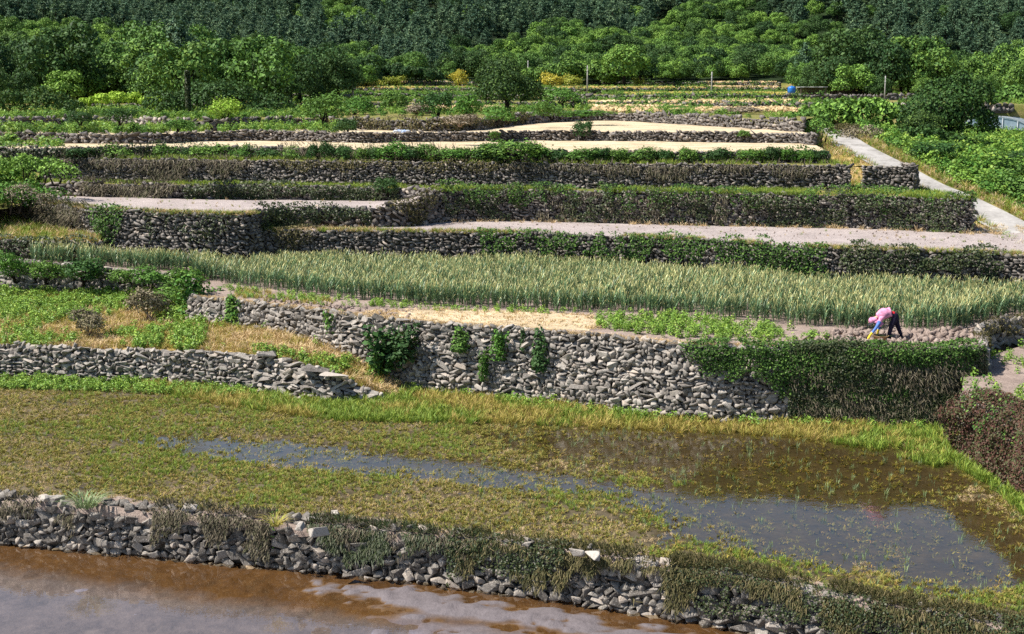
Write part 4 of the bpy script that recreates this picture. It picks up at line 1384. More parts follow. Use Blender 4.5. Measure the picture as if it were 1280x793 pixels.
# yellow flowering shrubs at the foot of the forest
for a, b, w, h, Y in [(460, 96, 34, 14, 225), (575, 98, 22, 18, 232), (690, 98, 30, 16, 215), (715, 98, 26, 14, 220), (490, 94, 30, 12, 235), (90, 108, 12, 10, 150), (115, 112, 14, 18, 150), (1237, 140, 16, 12, 150), (1270, 140, 16, 12, 155), (800, 96, 16, 10, 235), (340, 100, 20, 12, 190), (310, 104, 10, 14, 170)]:
    p = WY(a, b, Y)
    p.z = float(gz(p.x, p.y)) if b < 120 else p.z
    s = p.y / CT / FPX
    f, st = BUSH['yellow'][int(BR.integers(0, 2))]
    r = empty('flowering_shrub', p, 'yellow flowering shrub at the foot of the forest', 'shrub', 'yellow flowering shrubs', BR.uniform(0, 6), (w * s, w * s, h * s * 1.3))
    link('foliage', f, r); link('stem', st, r)

# ------------------------------------------------------------------ trees
TR = np.random.default_rng(31)


def tree_protos(mat, n, seed, rx, rz, h, leaves, ls, nl=16, flat=0.0):
    out = []
    for i in range(n):
        rng = np.random.default_rng(seed + i)
        zc = h - rz * .95
        cm, lobes = crown_mesh('crown', rx, rz, zc, nl, leaves, ls, M[mat], rng, flat)
        tm = trunk_mesh('trunk', zc, .045 * h, lobes, M['bark'], rng)
        out.append((cm, tm))
    return out


FT = {'tree_mid': tree_protos('tree_mid', 4, 700, 3.0, 3.0, 5.2, 6500, .34, 22),
      'tree_lime': tree_protos('tree_lime', 3, 720, 2.8, 2.8, 4.9, 6500, .34, 22),
      'tree_dark': tree_protos('tree_dark', 3, 740, 3.2, 3.2, 5.6, 6500, .34, 22)}
NEAR = tree_protos('tree_near', 3, 760, 3.0, 2.9, 5.0, 30000, .24, 34)


def pine_proto(i):
    rng = np.random.default_rng(800 + i)
    h = rng.uniform(6.5, 8.0)
    P, N = [], []
    z = h * .28
    lean = rng.normal(size=2) * .3
    while z < h:
        f = (z - h * .28) / (h * .72)
        R = 2.0 * (1 - f ** 1.6) ** .8 * rng.uniform(.65, 1.15) + .2
        nb = int(rng.integers(5, 8))
        for b in range(nb):
            a = rng.uniform(0, 2 * PI)
            L = R * rng.uniform(.6, 1.15)
            m = int(9 + 12 * L)
            t = rng.uniform(.25, 1, m)
            q = np.column_stack([np.cos(a) * L * t, np.sin(a) * L * t, z + t * L * .22 - .05]) + rng.normal(size=(m, 3)) * [.16, .16, .12]
            q[:, :2] += lean * (z / h)
            P.append(q)
            N.append(np.column_stack([np.full(m, np.cos(a) * .5), np.full(m, np.sin(a) * .5), np.full(m, .9)]))
        z += h * .075 * rng.uniform(.8, 1.2)
    P, N = np.concatenate(P), np.concatenate(N)
    V, F = leaf_quads(P, N, .42 * rng.uniform(.6, 1.2, len(P)), rng, .5, .6)
    g = Geo()
    g.tube([(0, 0, -.3), (lean[0] * .4, lean[1] * .4, h * .45), (lean[0], lean[1], h * .95)], [.16, .12, .03], 6)
    o = len(V)
    me = bpy.data.meshes.new('pine')
    fs = [tuple(f) for f in F] + [tuple(k + o for k in f) for f in g.F]
    me = mk_mesh('pine_tree', np.vstack([V, np.array(g.V)]), fs, [M['pine'], M['bark']], attr=np.concatenate([rng.random(len(F)), np.zeros(len(g.F))]), midx=[0] * len(F) + [1] * len(g.F))
    return me


PINES = [pine_proto(i) for i in range(5)]
PCOL = hidden_collection('forest_pine', PINES)

# where broadleaved trees stand on the hill (column, row, half width, half height), pines elsewhere
BROAD = [(55, 45, 85, 26, 'tree_mid'), (20, 75, 60, 20, 'tree_dark'), (160, 85, 60, 30, 'tree_mid'), (100, 95, 150, 22, 'tree_lime'), (290, 88, 60, 32, 'tree_mid'), (380, 90, 70, 26, 'tree_dark'), (330, 70, 40, 14, 'tree_lime'),
         (440, 62, 60, 22, 'tree_mid'), (470, 85, 90, 16, 'tree_dark'), (430, 15, 26, 26, 'tree_lime'), (600, 70, 60, 22, 'tree_mid'), (680, 60, 70, 34, 'tree_lime'), (760, 85, 90, 22, 'tree_mid'), (770, 60, 60, 30, 'tree_dark'),
         (850, 45, 60, 50, 'tree_lime'), (930, 55, 80, 40, 'tree_mid'), (900, 20, 90, 26, 'tree_lime'), (1000, 50, 60, 40, 'tree_mid'), (1045, 80, 60, 34, 'tree_dark'), (1180, 75, 60, 20, 'tree_mid'), (1250, 95, 60, 34, 'tree_mid'), (1265, 60, 30, 16, 'tree_lime'), (840, 85, 50, 16, 'tree_dark'), (1130, 100, 40, 22, 'tree_dark')]


def edge_of_forest(px):
    return np.interp(px, [-200, 0, 150, 230, 330, 430, 470, 620, 760, 850, 985, 1010, 1060, 1130, 1400], [128, 128, 140, 120, 122, 150, 238, 246, 236, 250, 252, 175, 165, 165, 165])


cand = []
for yy in np.arange(118, 440, 3.0):
    step = 3.0 if yy > 240 else 4.0
    half = yy * .40 + 8
    for xx in np.arange(-half, half, step):
        x, y = xx + TR.normal() * .8, yy + TR.normal() * .9
        z = float(gz(x, y)) if x < 18 or y > 200 else float(np.interp(y, [118, 150, 200, 262], [9.6, 10.2, 11.0, 13.0]))
        px, py = proj((x, y, z + 4))
        if y < edge_of_forest(px): continue
        if py < -75: continue
        cand.append((x, y, z, float(px), float(py)))
broad, pines = [], []
for c in cand:
    best, bm_ = 0, None
    nz = float(vnoise(np.array([[c[0] * .06, c[1] * .06]]), 3)[0])
    for (a, b, rx, ry, m) in BROAD:
        q = math.exp(-((c[3] - a) / rx) ** 2 - ((c[4] - b) / ry) ** 2) * (.75 + .5 * float(hash3(np.array([a, b, 1.0]), 1)))
        if q > best: best, bm_ = q, m
    if TR.random() < .06 or best + (nz - .5) * .5 > .42 or c[1] < edge_of_forest(c[3]) + (14 if c[1] < 230 else 9):
        broad.append(c + (bm_,))
    elif TR.random() < .8:
        pines.append(c)
broad = [b for b in broad if TR.random() < (.55 if b[1] > 230 else .66)]
broad.sort(key=lambda b: b[1])
TLAB = {'tree_mid': ('fresh green broadleaf tree in the forest behind the terraces', 'fresh green forest trees'),
        'tree_lime': ('light yellow green broadleaf tree in the forest behind the terraces', 'light green forest trees'),
        'tree_dark': ('dark green broadleaf tree in the forest behind the terraces', 'dark green forest trees')}


def put_tree(name, x, y, z, proto, s, sz, label, group=None, cat='tree', rz=None):
    r = empty(name, (x, y, z), label, cat, group, TR.uniform(0, 6.28) if rz is None else rz, (s, s, s * sz))
    link('crown', proto[0], r); link('trunk', proto[1], r)
    return r


cnt = {}
left_over = []
for b in broad:
    m = b[5] or 'tree_mid'
    if TR.random() < .25: m = ['tree_mid', 'tree_lime', 'tree_dark'][int(TR.integers(0, 3))]
    cnt[m] = cnt.get(m, 0) + 1
    if sum(cnt.values()) > 270 or not (-40 < b[3] < 1320):
        left_over.append(b); continue
    pr = FT[m][int(TR.integers(0, len(FT[m])))]
    s = (.64 if b[1] < 200 else .76) * float(np.clip(math.exp(TR.normal() * .38), .45, 2.0))
    put_tree('broadleaf_tree', b[0], b[1], b[2], pr, s, TR.uniform(.85, 1.25), *TLAB[m])
pines.sort(key=lambda c: c[1])
k = 0
rest = []
for c in pines:
    if k < 300 and -10 < c[3] < 1290:
        o = link('pine_tree', PINES[int(TR.integers(0, 5))], None, (c[0], c[1], c[2] - .1), (0, 0, TR.uniform(0, 6.28)))
        s = TR.uniform(.55, 1.15); o.scale = (s, s, s * TR.uniform(.9, 1.15))
        tag(o, 'dark green pine on the forested hillside', 'pine tree', 'pines on the lower hillside')
        k += 1
    else:
        rest.append(c)
if rest:
    scatter('pine_forest', np.array([(c[0], c[1], c[2] - .1) for c in rest]), PCOL, 'dense dark pine forest covering the upper hillside', 'forest', .5, 1.2, .05, 5)
if left_over:
    MC = hidden_collection('forest_broadleaf', [FT['tree_mid'][0][0], FT['tree_lime'][1][0], FT['tree_mid'][1][0], FT['tree_lime'][0][0], FT['tree_dark'][0][0]])
    scatter('broadleaf_forest', np.array([c[:3] for c in left_over]), MC, 'broadleaf wood at the edges of the hillside', 'forest', .6, 1.0, .03, 6)
0 and print('TREES', {k: min(v, 290) for k, v in cnt.items()}, len(pines), len(left_over), len(cand))

# trees and thickets that stand by themselves
def near_tree(px, py, wpx, hpx, label, Y, i=0, mat=None, name='broadleaf_tree'):
    p = WY(px, py, Y)
    s = Y / CT / FPX
    pr = (NEAR[i % 3] if mat is None else FT[mat][i % len(FT[mat])])
    r = empty(name, p, label, 'tree', None, i * 1.3, (wpx * s / 6.3, wpx * s / 6.3, hpx * s / 5.2))
    link('crown', pr[0], r); link('trunk', pr[1], r)
    return r


near_tree(634, 143, 84, 68, 'big round dark green tree among the terraces', 116, 0)
near_tree(1185, 188, 108, 92, 'big dark green tree beside the plastic greenhouse', 104, 1)
near_tree(1150, 184, 60, 40, 'lower dark tree leaning on the big one by the greenhouse', 101, 2)
near_tree(1055, 118, 96, 76, 'tall dark tree with heavy shade at the edge of the forest', 178, 2, 'tree_dark')
near_tree(1112, 118, 66, 56, 'dark upright tree beside the small pole', 172, 1, 'tree_dark')
near_tree(130, 124, 66, 66, 'tall light green tree at the left edge of the forest', 150, 0, 'tree_mid')
near_tree(780, 108, 66, 50, 'pale green tree behind the terraces with poles', 232, 0, 'tree_lime')
near_tree(800, 106, 50, 34, 'dark tree behind the thin pole', 236, 1, 'tree_dark')


def thicket(label, x0, x1, py, hpx, Y, mat, n, seed, leaf=.22, lobe=(.5, .9), cat='thicket', dens=1.0):
    rng = np.random.default_rng(seed)
    a, b = WY(x0, py, Y), WY(x1, py, Y)
    h = hpx * Y / CT / FPX
    wd = b.x - a.x
    c = (a + b) / 2
    lobes = []
    for i in range(n):
        t = (i + rng.random()) / n
        dome = math.sin(PI * min(max(t, .04), .96)) ** .55
        lr = h * rng.uniform(.3, .5)
        lobes.append(((t - .5) * wd, rng.uniform(-1, 1) * 1.6, max(lr * .5, h * dome - lr * .95) * rng.uniform(.5, 1), lr))
    P, N = lobes_cloud(lobes, int(wd * h * 420 * dens), rng, .3, floor=-.2)
    r = empty('thicket', c, label, cat)
    link('foliage', leaf_mesh('foliage', P, N, leaf * rng.uniform(.6, 1.3, len(P)), rng, M[mat]), r)
    for L in lobes[::2]:
        g = Geo()
        g.tube([(L[0] + rng.normal() * .2, L[1], -.3), (L[0], L[1], L[2])], [.06, .02], 5)
        link('stem', g.mesh('stem', M['bark']), r)
    return r


thicket('dense green thicket with glossy leaves behind the yellow shrub', 205, 345, 152, 54, 108, 'tree_near', 34, 1, .24, dens=1.3)
thicket('green thicket beside the left forest edge', -20, 100, 146, 38, 112, 'tree_near', 22, 2, .24)
thicket('low bright thicket left of the glossy one', 100, 200, 132, 18, 118, 'bush_lime', 16, 3, .24)
thicket('mound of bright yellow green creepers beside the road', 1000, 1150, 163, 44, 108, 'tree_lime', 34, 4, .34)
thicket('green thicket left of the bright creeper mound', 975, 1030, 158, 20, 106, 'bush', 12, 5, .24)
thicket('dark low hedge at the foot of the big tree by the greenhouse', 1090, 1200, 184, 28, 99, 'tree_near', 20, 6, .22)
thicket('green bushy slope at the forest edge beyond the greenhouse', 1215, 1330, 150, 44, 150, 'tree_mid', 24, 7, .36)
thicket('bushy green mass at the left ends of the terraces', -50, 92, 222, 34, 73.5, 'tree_lime', 22, 8, .17)
thicket('lower bushy mass in front of the left terraces', -60, 70, 262, 46, 71.5, 'bush', 22, 9, .15)
thicket('grey twiggy scrub at the left ends of the terraces', 10, 60, 258, 30, 70.5, 'bush_grey', 12, 10, .12)
thicket('dark row of trees below the yellow shrubs', 430, 550, 99, 20, 238, 'tree_dark', 22, 11, .4)
thicket('row of green trees right of the yellow shrubs', 660, 770, 101, 24, 238, 'tree_mid', 22, 12, .4)
thicket('grey green scrub beside the road', 1055, 1100, 178, 24, 97, 'bush_grey', 12, 13, .16)
thicket('dark green bush clump where the road meets the straw fields', 1000, 1040, 172, 24, 93, 'bush', 10, 15, .16)
thicket('pale dry scrub by the road bend', 1040, 1075, 170, 18, 99, 'olive', 10, 14, .16)

# ------------------------------------------------------------------ garlic
def garlic_proto(i):
    rng = np.random.default_rng(900 + i)
    V, F, R = [], [], []
    h = rng.uniform(.82, .98)

    def blade(base, a, L, w, rise, droop, r0, r1, seg=4):
        o = len(V)
        dirv = np.array([math.cos(a), math.sin(a), 0])
        side = np.array([-math.sin(a), math.cos(a), 0])
        for k in range(seg + 1):
            f = k / seg
            c = base + dirv * L * (.14 * f + .40 * f * f) + np.array([0, 0, L * (rise * f - droop * f ** 2.6)])
            if k < seg:
                ww = w * (1 - .25 * f) * (.6 + .4 * min(1, f * 4))
                V.extend([c - side * ww, c + side * ww])
            else:
                V.append(c)
        for k in range(seg - 1):
            F.append((o + 2 * k, o + 2 * k + 1, o + 2 * k + 3, o + 2 * k + 2)); R.append(r0 + (r1 - r0) * (k + .5) / seg)
        F.append((o + 2 * seg - 2, o + 2 * seg - 1, o + 2 * seg)); R.append(r1)
    # pseudostem
    g = Geo(); g.tube([(0, 0, -.03), (0, 0, h * .3), (rng.normal() * .02, rng.normal() * .02, h * .62)], [.016, .013, .009], 5)
    o = len(V); V.extend([np.array(v) for v in g.V]); F.extend([tuple(k + o for k in f) for f in g.F]); R.extend([.08] * len(g.F))
    a = rng.uniform(0, PI)
    for k in range(8):
        z = h * (.1 + .55 * k / 8)
        tipy = rng.random() < .4
        blade(np.array([0, 0, z]), a + PI * (k % 2) + rng.normal() * .5, h * rng.uniform(.42, .62), .017, .95, .16 if k < 4 else .0, .2, 1.0 if tipy else .6)
    # flower stalk with a pale papery head
    g = Geo()
    x, y = rng.normal() * .05, rng.normal() * .05
    g.tube([(0, 0, h * .6), (x, y, h * .95), (x * 1.3, y * 1.3, h * 1.02), (x * 1.6, y * 1.6, h * 1.1)], [.006, .006, .014, .003], 4)
    o = len(V); V.extend([np.array(v) for v in g.V]); F.extend([tuple(k + o for k in f) for f in g.F]); R.extend([.95] * len(g.F))
    return mk_mesh('garlic_plant', np.array(V), F, M['garlic'], attr=R)


GARLIC = [garlic_proto(i) for i in range(5)]
GCOL = hidden_collection('garlic', GARLIC)
GR = np.random.default_rng(55)
front_px = [(262, 352), (300, 358), (420, 373), (500, 380), (560, 385), (640, 387), (760, 391), (850, 395), (930, 401), (1000, 408), (1060, 412), (1120, 413), (1165, 415), (1210, 408), (1250, 399), (1340, 390)]
GA = T3.sample(25, 61, [(256, 348)] + front_px[:13] + [(1214, 412), (1214, 300), (256, 300)])
GB = T3a.sample(25, 62, [(40, 329), (120, 334), (215, 339), (260, 346), (260, 290), (40, 290)])
GD = T3d.sample(25, 63, [(200, 344), (262, 352), (300, 290), (200, 290)])
GC = T3c.sample(25, 64, [(1205, 409), (1250, 399), (1350, 388), (1350, 290), (1205, 290)])
G = np.vstack([GA, GB, GD, GC])
px, py = proj(G)
wy = np.interp(G[:, 0], bT3[:, 0], bT3[:, 1])
k4 = np.interp(G[:, 0], E4[:, 0], E4[:, 1]) - .55
k5 = np.interp(G[:, 0], E5La[:, 0], E5La[:, 1]) - .7
k4l = np.interp(G[:, 0], E4L[:, 0], E4L[:, 1]) - .55
lim = np.where(G[:, 0] > E4[0, 0], k4, np.where(G[:, 0] > E5La[-1, 0], 68, np.where(G[:, 0] > E4L[-1, 0], k5, k4l)))
G = G[(G[:, 1] < lim)]
# rows: pull plants onto planting lines
G[:, 1] = np.round(G[:, 1] / .17) * .17 + GR.normal(size=len(G)) * .02
px, py = proj(G)
fy = np.interp(px, [p[0] for p in front_px], [p[1] for p in front_px])
fy = np.where(px < 262, np.interp(px, [40, 120, 215, 262], [329, 334, 339, 346]), fy)
dist = fy - py
order = np.argsort(dist)
vis = (px > 0) & (px < 1280)
first = [i for i in order if vis[i] and (px[i] > 262 or True)][:300]
mask = np.zeros(len(G), bool); mask[first] = True
for i in first:
    o = link('garlic_plant', GARLIC[int(GR.integers(0, 5))], None, G[i], (GR.normal() * .06, GR.normal() * .06, GR.uniform(0, 6.28)))
    s = GR.uniform(.85, 1.12); o.scale = (s, s, s)
    tag(o, 'tall garlic plant in the front row of the field', 'garlic plant', 'front row of garlic')
scatter('garlic_crop', G[~mask], GCOL, 'dense field of tall yellowing garlic plants', 'garlic', .85, 1.12, .09, 9, scale=RNG.uniform(.78, 1.03, (~mask).sum()) + (fnoise(G[~mask][:, :2] * .5, 8, 3) - .5) * .5)

# ------------------------------------------------------------------ ground cover
# paddy weeds
P = T1.sample(120, 71)
dep = mid_mod(P)
px, py = proj(P)
f = fnoise(P[:, :2] * 1.3, 72, 3)
right = np.clip((px - 560) / 380, 0, 1) * np.clip((650 - py) / 60, .0, 1)
keep = (RNG.random(len(P)) < np.clip(.48 + (dep - .01) * 9 - right * .3 + (f - .5) * 1.5, np.where(px < 700, .45, .15) * (.4 + 1.3 * (fnoise(P[:, :2] * 2.2, 79, 2) > .5)), 1))
scatter('paddy_weeds', P[keep], C_O, 'olive yellow weeds sprouting all over the wet paddy', 'weeds', .35, 1.0, .3, 11)
P = T1.sample(40, 171)
f = fnoise(P[:, :2] * .45, 172, 3) + RNG.normal(size=len(P)) * .05
dp = mid_mod(P)
scatter('paddy_grass', P[(f > .58) & (dp > -.01)], C_G, 'greener grass patches in the wet paddy', 'grass', .25, .6, .3, 111)
scatter('paddy_stubble', P[(f < .44) & (dp > -.02)], C_D, 'pale dead stubble patches in the wet paddy', 'stubble', .25, .55, .5, 112)
P = T1.sample(4, 73)
px, py = proj(P)
k = RNG.random(len(P)) < np.where(px > 600, .9, .25)
scatter('paddy_rushes', P[k], C_R, 'thin blue green rushes standing in the shallow water', 'rushes', .35, .85, .2, 12)
# yellow grass at the foot of the walls
Pg = T1.sample(48, 74, [(150, 474), (330, 490), (470, 496), (530, 484), (640, 500), (760, 514), (860, 524), (1000, 529), (1205, 531), (1235, 560), (1170, 585), (1080, 562), (1000, 549), (850, 541), (700, 534), (560, 530), (430, 528), (300, 512), (190, 490)], nz=(.8, .22))
px, py = proj(Pg)
sel = fnoise(Pg[:, :2] * .5, 75, 2) + RNG.normal(size=len(Pg)) * .09 + np.where((px > 400) & (px < 560), .13, 0) - np.where(px > 600, .08, 0)
scatter('yellow_grass', Pg[sel <= .6], C_Y, 'yellow grass along the foot of the tall wall', 'grass', .6, 1.25, .2, 13)
scatter('green_grass', Pg[sel > .6], C_G, 'green grass along the foot of the walls', 'grass', .6, 1.3, .2, 14)
Pb = T1.sample(60, 76, [(1180, 552), (1210, 560), (1290, 612), (1330, 660), (1290, 655), (1230, 605), (1180, 575)])
scatter('bright_grass', Pb, C_G, 'bright green grass strip below the red creeper', 'grass', .7, 1.3, .2, 15)
Pl = T1.sample(30, 77, [(-60, 466), (100, 474), (330, 490), (330, 500), (150, 492), (-60, 486)])
scatter('wall_foot_weeds', Pl, C_W, 'leafy weeds at the foot of the left wall', 'weeds', .4, .9, .2, 16)
Pw = T1.sample(12, 78, [(560, 484), (640, 499), (860, 524), (1000, 529), (1200, 531), (1200, 540), (860, 532), (560, 498)])
scatter('wall_foot_weeds', Pw, C_W, 'leafy weeds at the foot of the tall wall', 'weeds', .5, 1.1, .2, 17)
# weedy terrace
Pt = TL.sample(26, 80)
f = fnoise(Pt[:, :2] * .45, 81, 3)
px, py = proj(Pt)
front = np.clip((py - 405) / 25, 0, 1)
g = f + np.clip((402 - py) / 120, -.16, .2) - np.where(px > 250, .03, 0)
green = g + RNG.normal(size=len(g)) * .04 > .35
scatter('terrace_weeds', Pt[green & (RNG.random(len(Pt)) < .75)], C_W, 'bright green leafy weeds on the left terrace', 'weeds', .5, 1.15, .2, 18)
scatter('dry_grass', Pt[~green], C_D, 'dry straw coloured grass on the left terrace', 'grass', .8, 1.6, .25, 19)
Py = TL.sample(24, 82, nz=(.7, .46))
scatter('yellow_grass', Py, C_Y, 'yellow green grass between the weeds of the left terrace', 'grass', .5, 1.1, .2, 20)
# front strip of the garlic field
strip3 = [(430, 376), (560, 386), (760, 391), (850, 396), (1000, 409), (1040, 414), (1030, 430), (900, 429), (800, 420), (745, 413), (740, 398), (640, 392), (520, 388), (430, 388)]
Pm = T3.sample(16, 83, [(745, 396), (850, 397), (1000, 410), (1035, 418), (1030, 430), (900, 428), (800, 420), (745, 410)], nz=(.6, .33))
scatter('field_weeds', Pm, C_W, 'green weeds in front of the garlic', 'weeds', .5, 1.0, .2, 21)
Pm = T3.sample(14, 84, [(262, 355), (420, 374), (560, 386), (740, 391), (740, 396), (560, 391), (520, 388), (420, 384), (300, 372)], nz=(.7, .38))
scatter('field_weeds', Pm, C_W, 'low weeds at the foot of the garlic rows', 'weeds', .35, .75, .2, 22)
Pm = T3.sample(12, 85, [(290, 360), (420, 376), (420, 384), (290, 374)], nz=(.7, .3))
scatter('yellow_weeds', Pm, C_Y, 'yellow weeds in front of the left garlic', 'weeds', .5, .9, .2, 23)
Pm = T3.sample(60, 86, [(470, 388), (560, 388), (740, 394), (752, 412), (640, 410), (520, 402), (440, 394)])
scatter('straw_litter', Pm, C_STUB, 'pale straw litter spread above the tall wall', 'straw', .7, 1.5, .4, 24)
e = resample(E3b, 300)
Pm = np.column_stack([np.repeat(e[:, 0], 6) + RNG.normal(size=1800) * .12, np.repeat(e[:, 1], 6) + RNG.uniform(-.05, .35, 1800), np.full(1800, HC - D3)])
scatter('dry_grass', Pm[proj(Pm)[0] < 1010], C_D, 'brown dry grass along the edge of the tall wall', 'grass', .3, .7, .3, 25)
# bund and lowest wall
Pm = BUND.sample(14, 87, nz=(.8, .42))
scatter('dry_grass', Pm, C_D, 'sparse dry grass on the earth bund', 'grass', .3, .8, .3, 26)
# upper ledges
for nm, st, col, den, nz, lab, sc, sd in [
        ('yellow_grass', T4L, C_MIX, 22, None, 'yellow and green grass on the ledge at the left', (.9, 1.8), 30),
        ('ledge_grass', T5, C_G, 14, (.5, .35), 'green grass on the narrow ledge behind the ploughed field', (.5, 1.1), 31),
        ('ledge_grass', T6, C_G, 10, (.5, .38), 'green grass on the ledge below the straw bank', (.5, 1.2), 32),
        ('verge_grass', VERGE, C_MIX, 9, None, 'yellow grass on the road verge', (.8, 1.8), 33)]:
    scatter(nm, st.sample(den, sd, nz=nz), col, lab, 'grass', sc[0], sc[1], .2, sd)
for st, lab, x0, x1, w, sd, zz in [(E4, 'grass fringe along the front of the ploughed field', 330, 1280, .5, 34, HC - D4), (E5La, 'grass fringe along the narrow grey field', 0, 310, .5, 35, HC - D5L), (E5, 'grass fringe over the ivy curtain', 540, 1220, .5, 36, HC - D5)]:
    e = resample(st, 500)
    q = np.repeat(e, 5, 0)
    q[:, 0] += RNG.normal(size=len(q)) * .1; q[:, 1] += RNG.uniform(-.1, w, len(q))
    q = q[fnoise(q[:, :2] * .5, sd, 2) > .35]
    scatter('edge_grass', q, C_MIX if sd != 36 else C_G, lab, 'grass', .4, 1.0, .3, sd)
q = T4.sample(7, 37)
px, py = proj(q)
w5 = np.interp(q[:, 0], E5[:, 0], E5[:, 1])
q = q[(q[:, 1] > w5 - 1.0) | (px < 470)]
scatter('dry_grass', q, C_D, 'reddish dry grass at the back of the ploughed field', 'grass', .6, 1.3, .3, 37)
# left weedy end of the straw levels, far terraces
q = T8.sample(1.6, 40, [(-60, 167), (200, 170), (420, 168), (440, 160), (500, 150), (-60, 150)])
scatter('terrace_weeds', q, C_WF, 'green weeds on the terraces left of the straw fields', 'weeds', .3, .8, .1, 40)
q = np.vstack([T9.sample(.5, 41, nz=(.1, .5)), T9.sample(.9, 141, [(-60, 150), (420, 150), (420, 100), (-60, 100)])])
scatter('terrace_weeds', q, C_WF, 'green weeds on the terraces above the straw fields', 'weeds', .25, .7, .1, 41)
pts = []
for y in np.arange(120, 262, 1.1):
    n = int(1.3 * y * .9)
    x = RNG.uniform(-.42, .42, n) * y
    yy = y + RNG.random(n)
    pts.append(np.column_stack([x, yy, gz(x, yy)]))
pts = np.vstack(pts)
f = fnoise(pts[:, :2] * [.05, .12], 42, 3)
scatter('terrace_weeds', pts[f > .6], C_WF, 'green weeds over the distant terraces', 'weeds', .25, .7, .1, 42)
# overgrown bank right of the road
q = BANK.sample(2.6, 43)
px, py = proj(q)
q = q[(px < 1330)]
near = q[:, 0] - np.interp(q[:, 1], RR[:, 1], RR[:, 0])
q = q[near > 1.0]
scatter('bank_weeds', q, C_WF, 'lush green weeds covering the bank beside the road', 'weeds', .5, 1.25, .1, 43)
q = LBANK.sample(2.6, 44)
scatter('bank_weeds', q, C_WF, 'lush green weeds on the left bank', 'weeds', .5, 1.2, .1, 44)
q = RR[8:] + [0.15, 0, -.05]
q = np.repeat(resample(q, 400), 4, 0) + np.column_stack([RNG.uniform(0, 1.2, 1600), RNG.normal(size=1600) * .3, np.zeros(1600)])
scatter('verge_grass', q, C_MIX, 'mixed dry and green grass along the right edge of the road', 'grass', .7, 1.6, .2, 45)
q = TRs.sample(5, 46, nz=(.6, .5))
scatter('path_weeds', q, C_W, 'green weeds beside the sandy path', 'weeds', .5, 1.0, .2, 46)

# straw mulch spread on the bare soil above the tall wall
pw = line([(478, 391), (530, 386), (600, 387), (680, 390), (742, 395), (758, 405), (735, 413), (660, 410), (580, 405), (520, 400)], D3 - .035)
pc = pw.mean(0)
ring = resample(smooth(np.vstack([pw, pw[:1]]), 2), 60)[:-1]
V = [pc]
for f_ in (.35, .65, .88, 1.0):
    for k in range(59):
        q_ = pc + (ring[k] - pc) * f_ * (1 + .08 * math.sin(k * 1.9) * f_)
        V.append((q_[0], q_[1], pc[2] + .03 * float(vnoise(np.array([[q_[0] * 2, q_[1] * 2]]), 5)[0]) - .045 * (f_ > .95)))
F = [(0, 1 + k, 1 + (k + 1) % 59) for k in range(59)]
for r_ in range(3):
    for k in range(59): F.append((1 + r_ * 59 + k, 1 + (r_ + 1) * 59 + k, 1 + (r_ + 1) * 59 + (k + 1) % 59, 1 + r_ * 59 + (k + 1) % 59))
tag(link('straw_mulch', mk_mesh('straw_mulch', np.array([tuple(v) for v in V]), F, M['straw'], smooth_shade=True)), 'pale sheet of straw mulch above the tall wall', 'straw', None, 'stuff')
q = np.vstack([T4.sample(.5, 137), T5L.sample(.6, 138)])
scatter('field_weeds', q, C_MIX, 'sparse weeds on the grey ploughed fields', 'weeds', .25, .7, .3, 137)

# dug earth around the person
def clods(label, poly, strip, dens, seed, smin, smax):
    rng = np.random.default_rng(seed)
    q = strip.sample(dens, seed, poly)
    V, F, R, nv = [], [], [], 0
    for p in q:
        co, f = LOW[int(rng.integers(0, 12))]
        s = rng.uniform(smin, smax)
        v = (co * [s, s * .8, s * .7]) @ rotm(*rng.uniform(-3, 3, 3)).T + p + [0, 0, s * .2]
        V.append(v); F.append(f + nv); nv += len(v); R.append(np.full(len(f), rng.random()))
    o = link('soil_clods', mk_mesh('soil_clods', np.concatenate(V), np.concatenate(F), M['soil'], attr=np.concatenate(R)))
    tag(o, label, 'soil', None, 'stuff')


clods('lumpy dug earth where garlic has been lifted', [(1010, 420), (1060, 414), (1160, 416), (1215, 412), (1222, 436), (1150, 436), (1040, 432), (1000, 431)], T3, 26, 47, .08, .34)
clods('scattered lumps on the grey ploughed field', None, T4, 1.5, 147, .04, .11)
clods('small lumps of soil on the earth bund', None, BUND, 9, 48, .04, .13)
clods('pale clods on the soil left of the straw litter', [(330, 378), (440, 390), (520, 402), (520, 392), (440, 384), (330, 372)], T3, 20, 49, .06, .22)
# dropped garlic bunch by the path, grass tussock on the lowest wall
g = tuft_mesh('tussock', 130, .62, .75, .022, M['grass_b'], np.random.default_rng(5), .9, 4)
tag(link('grass_tussock', g, None, W(108, 634, D1 - .1)), 'big blue green grass tussock on top of the lowest wall', 'grass tussock')
g = tuft_mesh('tussock', 60, .4, .45, .03, M['grass_y'], np.random.default_rng(6), .9, 3)
tag(link('grass_tussock', g, None, W(345, 657, D1 - .1)), 'small yellow green grass tussock on the lowest wall', 'grass tussock')

# ------------------------------------------------------------------ fields of ripe barley on the far terraces (thin crop sheets with a ragged top)
def field_patch(label, x0, x1, Y0, Y1, h, seed, mat='grass_d'):
    """standing ripe crop on a far terrace: blades in a block"""
    rng = np.random.default_rng(seed)
    n = int((x1 - x0) * (Y1 - Y0) * 16)
    x = rng.uniform(x0, x1, n); y = rng.uniform(Y0, Y1, n)
    x = x + (y - Y0) * .05
    P = np.column_stack([x, y, gz(x, y) + h * rng.uniform(.3, .9, n)])
    N = np.column_stack([rng.normal(size=n) * .3, -np.ones(n) * .5, np.ones(n)])
    N /= np.linalg.norm(N, axis=1, keepdims=True)
    me = leaf_mesh('ripe_barley', P, N, .42 * rng.uniform(.7, 1.2, n), rng, M[mat], .6, .35)
    tag(link('ripe_barley', me), label, 'barley', None, 'stuff')


